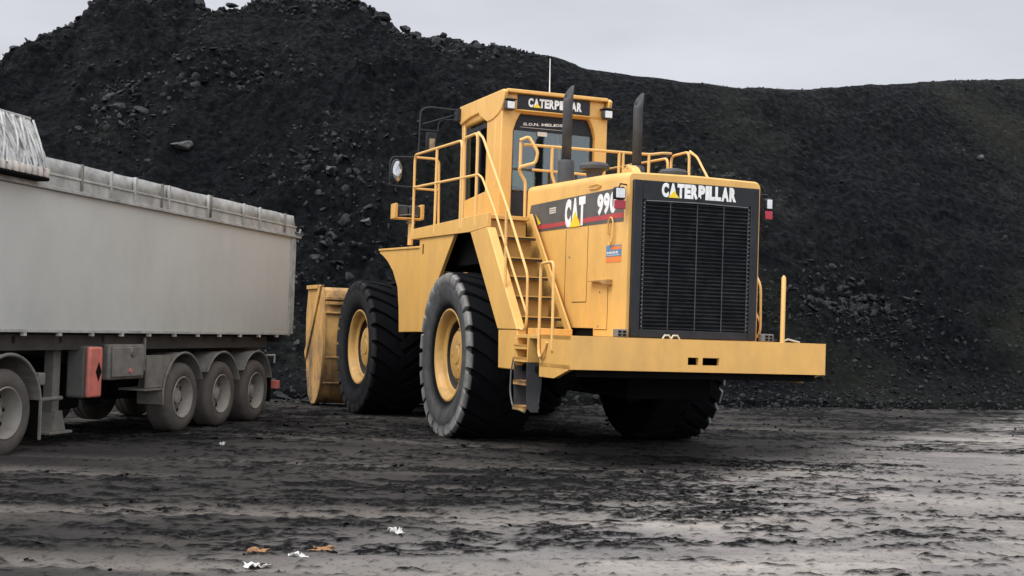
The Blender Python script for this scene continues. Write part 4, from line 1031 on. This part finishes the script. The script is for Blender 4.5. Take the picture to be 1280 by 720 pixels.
# bucket
bk_o = [(12.45, .10), (12.1, .06), (11.82, .09), (11.58, .26), (11.42, .56), (11.355, .95), (11.34, 1.38), (11.38, 1.85), (11.46, 2.18), (11.56, 2.40), (11.70, 2.46)]
bk_i = [(11.72, 2.42), (11.62, 2.30), (11.52, 2.05), (11.46, 1.7), (11.44, 1.2), (11.46, .95), (11.52, .62), (11.66, .36), (11.85, .18), (12.2, .13), (12.45, .14)]
bm_ = MB().prism(bk_o + bk_i, 'Y', -2.20, 2.20)
for z0, z1 in ((2.10, 2.16), (1.92, 1.95), (1.02, 1.05), (.50, .53)): bm_.box(11.33, 11.40, -2.2, 2.2, z0, z1)
bm_.box(11.38, 11.66, -2.2, 2.2, 2.20, 2.26)
bkt = bm_.map(art_xf).build('bucket', 'worn_yellow', loader, bevel=.006)
for s in (1, -1):
    MB().prism([(12.35, .22), (12.1, .05), (11.80, .07), (11.56, .24), (11.40, .55), (11.33, .95), (11.31, 1.4), (11.36, 1.85), (11.44, 2.18), (11.54, 2.42), (11.74, 2.50), (12.60, 2.46), (12.72, 1.9), (12.66, 1.2), (12.52, .6)], 'Y', s * 2.20, s * 2.26).map(art_xf).build('bucket_side', 'worn_yellow', bkt, bevel=.006)
    MB().prism([(11.50, 2.48), (11.66, 2.50), (12.62, 1.10), (12.52, .95)], 'Y', s * 2.26, s * 2.30).prism([(11.62, 2.50), (12.58, 2.50), (12.58, 2.42), (11.70, 2.42)], 'Y', s * 2.18, s * 2.31).map(art_xf).build('bucket_rib', 'worn_yellow', bkt, bevel=.006)

# ================================================================== TRAILER
TROT = -0.2317 + math.pi / 2
TLOC = (-4.9309, 19.4582, 0)
trailer = empty('tipper_trailer', TLOC, TROT)
tag(trailer, 'long grey tipper trailer with three axles and a rolled cover, left of the loader', 'trailer')
tb = MB()
tb.box(-5.9, 3.86, 0, .05, 1.52, 3.25).box(-5.9, 3.86, 2.45, 2.5, 1.52, 3.25).box(-5.9, 3.86, .05, 2.45, 1.52, 1.58).box(-5.95, -5.9, 0, 2.5, 1.52, 3.25)
body = tb.build('body', 'trailer_panel', trailer, smooth=0)
MB().box(-5.9, 3.88, -.012, .06, 1.485, 1.52).box(-5.9, 3.88, 2.44, 2.512, 1.485, 1.52).build('bottom_rail', 'trailer_rim', body)
MB().box(3.86, 3.91, -.03, .08, 1.47, 3.27).box(3.95, 4.08, -.02, .12, 1.50, 3.27).box(3.86, 3.96, .10, 2.4, 1.52, 3.24).box(3.86, 4.05, 2.40, 2.52, 1.5, 3.27).build('tailgate', 'trailer_rim', body, bevel=.008)
hg = MB()
for z in (1.62, 2.45, 2.55, 3.20): hg.lathe([(-.05, .028), (.04, .028)], 'Y', (4.09, 0, z), 10)
split_build(hg, 'hinge', 'bare_steel', body)
# flared rim along the top
def wob(x): return .008 * math.sin(x * 2.1) + .007 * math.sin(x * 5.3 + 1)
for yo, s in ((0, 1), (2.5, -1)):
    ru = MB()
    ru.box(-5.9, 4.22, yo - s * .055, yo + s * .03, 3.255, 3.30)
    ru.box(-5.9, 4.02, yo - s * .030, yo + s * .0, 3.30, 3.44)
    ru.box(-5.9, 4.02, yo - s * .045, yo + s * .0, 3.435, 3.465)
    ru.build('rim_rail', 'trailer_rim', body, bevel=.006)
    xs = list(np.arange(-5.9, 4.02, .12)) + [4.02]
    pn = MB(); k = 0
    for x in xs:
        pn.v += [(x, yo - s * .010 + .3 * wob(x), 3.46), (x, yo + s * .01 + wob(x), 3.56), (x, yo + s * .02 + 1.2 * wob(x), 3.655 + .35 * wob(x * 1.3 + 2))]
    for i in range(len(xs) - 1):
        for j in range(2): a = i * 3 + j; pn.f.append((a, a + 3, a + 4, a + 1))
    po = pn.build('rim_board', 'trailer_rim', body, smooth=60); po.modifiers.new('thick', 'SOLIDIFY').thickness = .012
    for i, x in enumerate((-3.06, -2.36, -1.73, -.97, -.77, .48, .58, 1.76, 2.4, 3.47)):
        MB().prism([(x - .018, 3.31), (x + .018, 3.31), (x + .02 + .01 * (i % 3), 3.652), (x - .012 + .012 * (i % 2), 3.655)], 'Y', yo - s * .058, yo - s * .02).build('rim_post', 'trailer_rim' if i % 3 else 'dusty_metal', body, bevel=.004)
MB().tube([(3.95, -.03, 3.36), (4.12, -.05, 3.34), (4.20, -.04, 3.42)], .02, 8).box(4.0, 4.22, -.06, .1, 3.30, 3.33).build('lock_lever', 'bare_steel', body)
cl = MB()
for x in (-4.1, -3.35, -2.6, -1.85, -1.1, -.35, .4, 1.15, 1.9, 2.65, 3.4): cl.box(x - .03, x + .03, -.02, .03, 1.44, 1.48)
split_build(cl, 'body_clip', 'trailer_rim', body)
# chassis
chs = MB()
for y in (.72, 1.68): chs.prism([(-5.7, 1.46), (3.9, 1.46), (3.9, 1.12), (3.2, 1.02), (-1.9, 1.02), (-3.0, 1.20), (-5.7, 1.22)], 'Y', y, y + .10)
for x in np.arange(-5.2, 3.9, 1.0): chs.box(x, x + .08, .1, 2.4, 1.34, 1.46)
chs.box(-5.8, 3.85, .12, 2.4, 1.465, 1.484)
chs.box(3.45, 3.55, .15, 2.35, .55, .68)
chs.box(3.45, 3.55, .75, .85, .6, 1.2).box(3.45, 3.55, 1.65, 1.75, .6, 1.2)
chs.build('chassis', 'dusty_chassis_well_shade', trailer, bevel=.006)
MB().box(-5.7, 3.2, .10, .13, 1.26, 1.455).build('side_skirt', 'dusty_chassis_well_shade', trailer)
MB().box(-1.0, 3.1, .62, 1.88, .50, 1.0).box(-2.75, -1.75, .65, 2.0, .42, 1.02).build('underbody_dark_fill', 'undercarriage_and_shade', trailer, bevel=.05)  # black boxes added to darken the space under the trailer
for x in (-.9, -1.5): MB().tube([(x, .5, .72), (x, .52, .72), (x, 1.98, .72), (x, 2.0, .72)], [.12, .2, .2, .12], 18).build('air_tank', 'undercarriage_and_shade', trailer)
for x in (0, 1.31, 2.62): MB().tube([(x, .2, .53), (x, 2.3, .53)], .07, 14).build('axle', 'dusty_chassis_well_shade', trailer)
# landing gear
for y in (.30, 2.05):
    lg = MB().box(-2.98, -2.82, y, y + .14, .45, 1.35).build('landing_leg', 'dusty_metal', trailer, bevel=.008)
    MB().prism([(-3.06, .20), (-2.74, .20), (-2.83, .46), (-2.97, .46)], 'Y', y - .06, y + .20).box(-3.16, -2.64, y - .10, y + .24, .165, .20).build('foot', 'dusty_metal', lg, bevel=.006)
MB().tube([(-3.6, .18, .63), (-2.9, .22, .63)], .028).tube([(-2.9, .4, .9), (-2.9, 2.1, .9)], .03).build('brace', 'dusty_metal', trailer)
# extinguisher box, tool box
eb = MB().box(-2.70, -2.34, .02, .30, .62, 1.31).build('extinguisher_box', 'grey_box', trailer, bevel=.04, seg=3)
MB().box(-2.70, -2.38, -.05, .02, .63, 1.30).build('box_door', 'red_plastic', eb, bevel=.03, seg=3)
MB().prism([(-2.48, .84), (-2.41, .97), (-2.48, 1.10), (-2.55, .97)], 'Y', -.054, -.049).build('diamond_mark', 'undercarriage_and_shade', eb, smooth=0)
tbx = MB().box(-2.12, -1.16, .02, .52, .84, 1.33).build('tool_box', 'dusty_metal', trailer, bevel=.03, seg=3)
MB().box(-2.06, -1.22, -.008, .02, .88, 1.29).build('box_lid', 'dusty_metal', tbx, bevel=.012)
MB().lathe([(-.03, .05), (.0, .06)], 'Y', (-1.55, 0, 1.21), 12).build('box_lock', 'bare_steel', tbx)
MB().lathe([(-.03, .032), (.0, .036)], 'Y', (-1.60, 0, .96), 12).build('reflector', 'red_plastic', tbx)
MB().tube([(-1.12, .05, .95), (-1.12, .05, 1.42)], .02).tube([(-1.1, .1, 1.3), (-1.05, .1, 1.42)], .02).build('bracket', 'dusty_metal', trailer)
# wheels
def truck_wheel(name, parent, dual=False):
    w = .385 if not dual else .30; R_ = .523; h = w / 2
    dish = .16 if not dual else .21
    hub = MB().lathe([(h - dish - .02, .29), (h - dish, .22), (h - dish + .02, .15), (h - dish + .04, .11), (h - dish + .075, .10), (h - dish + .088, .07), (h - dish + .09, .0001)], 'Y', (0, 0, 0), 32).build(name, 'dusty_rim', parent, smooth=35)
    MB().lathe([(-h + .02, .30), (-h + .06, .27), (h - dish - .02, .26), (h - dish, .262), (h - .06, .275), (h - .03, .29), (h - .005, .295), (h, .305), (h - .01, .315)], 'Y', (0, 0, 0), 40, close=False).build('rim', 'dusty_rim', hub, smooth=35)
    holes = MB()
    for i in range(8):
        a = 2 * math.pi * i / 8 + .2; holes.lathe([(h - dish - .001, .030), (h - dish + .003, .030)], 'Y', (.235 * math.cos(a), 0, .235 * math.sin(a)), 10)
    split_build(holes, 'vent_hole', 'undercarriage_and_shade', hub, smooth=0)
    nt = MB()
    for i in range(10):
        a = 2 * math.pi * i / 10; nt.lathe([(h - dish + .0, .017), (h - dish + .05, .015)], 'Y', (.165 * math.cos(a), 0, .165 * math.sin(a)), 6)
    split_build(nt, 'wheel_nut', 'bare_steel', hub)
    t = MB().lathe([(-h + .03, .29), (-h, .34), (-h - .005, .42), (-h + .02, .49), (-h + .05, .515), (-h * .55, R_), (-h * .5, R_ - .012), (-h * .45, R_), (-.01, R_), (0, R_ - .012), (.01, R_), (h * .45, R_), (h * .5, R_ - .012), (h * .55, R_), (h - .05, .515), (h - .02, .49), (h + .005, .42), (h, .34), (h - .03, .29)], 'Y', (0, 0, 0), 56, close=False)
    t.build('tyre', 'dusty_rubber', hub, smooth=35)
    return hub
# in the trailer's frame the camera looks at the -Y side
tw0 = truck_wheel('wheel', trailer)
tw0.location = (0, .19, .523); tw0.rotation_euler = (0, 0, math.pi)
for x in (1.31, 2.62): place_copy(tw0, trailer, (x, .19, .523), (0, x * 3, math.pi))
for x in (0, 1.31, 2.62): place_copy(tw0, trailer, (x, 2.31, .523), (0, x, 0))
def mudguard(cx, cz, r, y0, y1, a0, a1, parent, extra=None):
    g = MB(); n = 22; th = .018
    ps = arc(cx, cz, r, a0, a1, n); pi_ = arc(cx, cz, r - th, a0, a1, n)
    if extra: ps = ps + [extra]; pi_ = pi_ + [(extra[0] + th, extra[1])]
    g.prism(ps + pi_[::-1], 'Y', y0, y1)
    # rolled lip at the outer edge
    ps2 = [(p[0], y0, p[1]) for p in ps]; g.tube([(p[0], y0 + .01, p[1]) for p in ps], .017, 8)
    return g.build('mudguard', 'dusty_metal', parent, smooth=35)
for ys in ((-.01, .42), (2.08, 2.51)):
    mudguard(0, .57, .63, ys[0], ys[1], 20, 192, trailer)
    mudguard(1.31, .57, .63, ys[0], ys[1], 15, 150, trailer)
    mudguard(2.62, .57, .63, ys[0], ys[1], 15, 150, trailer)
    MB().box(-1.15, -.62, ys[0] + .02, ys[1], .66, .69).prism([(-1.1, 1.17), (-.2, 1.17), (-.62, .70), (-1.1, .70)], 'Y', ys[0] + .03, ys[0] + .05).build('guard_apron', 'dusty_metal', trailer)
MB().tube([(3.2, .1, 1.12), (3.45, .05, 1.12), (3.45, .05, .98)], .018).build('bracket', 'trailer_rim', trailer)
tlm = MB().box(3.50, 3.60, -.01, .22, .52, .67).build('tail_lamp', 'red_plastic', trailer, bevel=.012)
MB().box(3.32, 3.34, .05, .40, .30, .95).build('mud_flap', 'undercarriage_and_shade', trailer)
# rolled cover bunched at the front end of the body: a curtain of folds hanging from a bar
cv = MB(); x0, x1 = -6.3, -3.98
nf = 150; rows = 9
rnd = random.Random(5)
ph = [rnd.uniform(0, 6.28) for _ in range(9)]
for j in range(rows):
    t = j / (rows - 1)
    for i in range(nf):
        u = i / (nf - 1)
        xt = x0 + (x1 - .03 - x0) * u; xb = x0 + (x1 - x0) * u
        x = xt * (1 - t) + xb * t + .05 * math.sin(u * 30 + ph[2]) * (1 - t) 
        z = 4.08 * (1 - t) + (3.42 + .02 * math.sin(u * 80)) * t + .03 * math.sin(u * 9 + ph[1]) * (1 - t)
        fold = .055 * math.sin(u * 2 * math.pi * 21 + 1.2 * math.sin(t * 3 + u * 11)) + .022 * math.sin(u * 2 * math.pi * 47 + ph[3] + t * 4)
        y = .16 * (1 - t) - .10 * t - .04 * math.sin(t * math.pi) + fold * (.45 + .75 * t)
        cv.v.append((x, y, z))
for j in range(rows - 1):
    for i in range(nf - 1): a = j * nf + i; cv.f.append((a, a + 1, a + 1 + nf, a + nf))
cover = cv.build('rolled_cover', 'tarp_cloth', trailer, smooth=55); cover.modifiers.new('thick', 'SOLIDIFY').thickness = .012
# rear end of the bunch and its top over the body
en = MB(); 
for j in range(rows):
    t = j / (rows - 1)
    for i in range(40):
        u = i / 39; y = (.14 * (1 - t) - .08 * t) + (2.4 - (.14 * (1 - t) - .08 * t)) * u
        en.v.append((-4.04 + .05 * t + .04 * math.sin(u * 40 + t * 5) * (.4 + t), y, 4.08 - .62 * t))
for j in range(rows - 1):
    for i in range(39): a = j * 40 + i; en.f.append((a, a + 1, a + 41, a + 40))
en.box(-6.3, -4.06, .14, 2.4, 4.04, 4.08)
en.build('cover_end', 'tarp_cloth', cover, smooth=55)
stp = MB()
for i in range(34):
    u = (i + .5) / 34; xb = x0 + (x1 - x0) * u; lean = rnd.uniform(-.28, .28)
    xt = min(x0 + (x1 - .03 - x0) * u + lean, -4.02)
    stp.tube([(xt, .06, 4.07), ((xt + xb) / 2, -.09 + rnd.uniform(-.02, .02), 3.74), (xb, -.17 + rnd.uniform(-.02, .02), 3.45)], .014, 6, .1)
stp.build('strap', 'tarp_cloth', cover)
tufts = MB()
for i in range(19):
    u = (i + .5) / 19; xb = x0 + (x1 - x0) * u
    w_ = rnd.uniform(.040, .056)
    tufts.lathe([(3.36, w_ * .8), (3.38, w_), (3.44, w_ * 1.05), (3.48, w_ * .7)], 'Z', (xb, -.15, 0), 10)
split_build(tufts, 'strap_end', 'tarp_strap', cover, smooth=50)
MB().tube([(-6.3, .12, 4.09), (-4.0, .12, 4.09)], .022).tube([(-4.02, .12, 4.09), (-4.02, 2.4, 4.09)], .022).build('cover_bar', 'trailer_rim', cover)
MB().box(-6.3, -4.0, -.20, .25, 3.32, 3.37).build('cover_shade_strip', 'undercarriage_and_shade', cover, bevel=.02)  # black strip paints in the shadow beneath the bunched cover

# ================================================================== TRACTOR UNIT (only its tail is in view)
truck = empty('truck_tractor', TLOC, TROT)
tag(truck, 'truck under the front of the grey trailer, only its dusty rear wheel and mudguard visible', 'truck')
tc_ = MB()
for y in (.75, 1.65): tc_.box(-9.6, -3.5, y, y + .1, .78, 1.02)
tc_.box(-4.9, -3.9, .7, 1.8, 1.02, 1.18).box(-9.6, -9.5, .75, 1.75, .78, 1.02).box(-3.56, -3.5, .4, 2.1, .80, .98)
tc_.build('chassis', 'dusty_chassis_well_shade', truck, bevel=.006)
dw = truck_wheel('wheel', truck, True); dw.location = (-4.37, .15, .523); dw.rotation_euler = (0, .3, math.pi)
for y in (.48,): place_copy(dw, truck, (-4.37, y, .523), (0, .1, math.pi))
for y in (2.35, 2.02): place_copy(dw, truck, (-4.37, y, .523), (0, .1, 0))
for y, r_ in ((.15, math.pi), (2.35, 0)): place_copy(dw, truck, (-8.0, y, .523), (0, .1, r_))
for y0, y1 in ((-.02, .62), (1.88, 2.52)):
    mg = MB(); ps = arc(-4.37, .56, .66, 8, 172, 24); pi_ = arc(-4.37, .56, .64, 8, 172, 24)
    mg.prism(ps + pi_[::-1], 'Y', y0, y1).tube([(p[0], y0 + .01, p[1]) for p in ps], .02, 8)
    for a in (18, 30, 42): 
        q = arc(-4.37, .56, .67, a, a + 5, 1); mg.prism([q[0], q[1], (q[1][0] - .03, q[1][1] - .02), (q[0][0] - .03, q[0][1] - .02)], 'Y', y0 - .01, y1)
    mo = mg.build('mudguard', 'dusty_metal', truck, smooth=35)
    MB().box(-3.71, -3.695, y0, y1, .18, .66).build('mud_flap', 'undercarriage_and_shade', mo)
    MB().box(-3.725, -3.70, y0 - .01, y0 + .02, .16, .66).build('flap_strip', 'dusty_metal', mo)
MB().box(-3.66, -3.52, .05, .30, .82, .98).build('valve_block', 'dusty_metal', truck, bevel=.02)
cb = MB().prism([(-9.7, .75), (-7.4, .75), (-7.4, 3.0), (-9.3, 3.0), (-9.7, 1.9)], 'Y', .02, 2.48).build('cab', 'letter_white', truck, bevel=.08, seg=3)
MB().prism([(-9.2, 1.95), (-8.3, 1.95), (-8.3, 2.6), (-9.05, 2.6)], 'Y', .008, .03).build('side_window', 'cab_glass', cb)

# ================================================================== litter
def litter(name, loc, size, m, label, seed, h=.03, rot=0., cat='litter'):
    """a small crumpled scrap: an irregular sheet folded up here and down there"""
    r = np.random.default_rng(seed); n = 15; mb = MB()
    fold = r.random((n, n)) 
    for i in range(n):
        for j in range(n):
            u = i / (n - 1) * 2 - 1; v = j / (n - 1) * 2 - 1
            rad = math.hypot(u, v); a = math.atan2(v, u)
            lim = .80 + .14 * math.sin(a * 2 + seed) + .10 * math.sin(a * 5 + seed * 2) + .05 * math.sin(a * 9 + seed)
            f = lim / max(abs(math.cos(a)), abs(math.sin(a)))
            x, y = u * f * .9, v * f * .9
            z = abs(float(vnoise(np.array([u * 1.6 + seed]), np.array([v * 1.6]), seed)[0])) * 1.6 + fold[i, j] * .30 + .25 * math.sin(u * 3 + seed) * (1 - rad * .5)
            mb.v.append((x * size[0], y * size[1], max(z, 0.02) * h))
    for i in range(n - 1):
        for j in range(n - 1): k = i * n + j; mb.f.append((k, k + n, k + n + 1, k + 1))
    o = mb.build(name, m, None, smooth=25); md = o.modifiers.new('thick', 'SOLIDIFY'); md.thickness = .003
    z = ground_fields(np.array([loc[0]]), np.array([loc[1]]))[0][0]
    o.location = (loc[0], loc[1], z + .002); o.rotation_euler = (0.10, 0, rot); tag(o, label, cat, 'scraps of litter in the mud')
    return o
litter('plastic_scrap', (-3.82, 17.25), (.035, .03), 'litter_white', 'small bright white scrap on the dark ground between trailer and loader', 1, h=.03)
litter('paper_scrap', (-1.77, 9.24), (.095, .07), 'litter_white', 'largest white scrap in the mud, nearest to the camera', 2, h=.028, rot=.15)
litter('paper_scrap', (-1.52, 9.52), (.070, .028), 'litter_white', 'long thin white scrap just right of the largest one', 3, h=.022)
litter('paper_scrap', (-.875, 10.5), (.06, .04), 'litter_white', 'crumpled white scrap alone in the mud, farther out than the other foreground scraps', 4, h=.03, rot=.2)
litter('rusty_scrap', (-1.84, 9.66), (.08, .05), 'litter_orange', 'orange brown scrap right behind the largest white scrap', 5, h=.018)
litter('rusty_scrap', (-1.38, 9.82), (.09, .04), 'litter_orange', 'orange brown scrap between two white scraps', 6, h=.018)
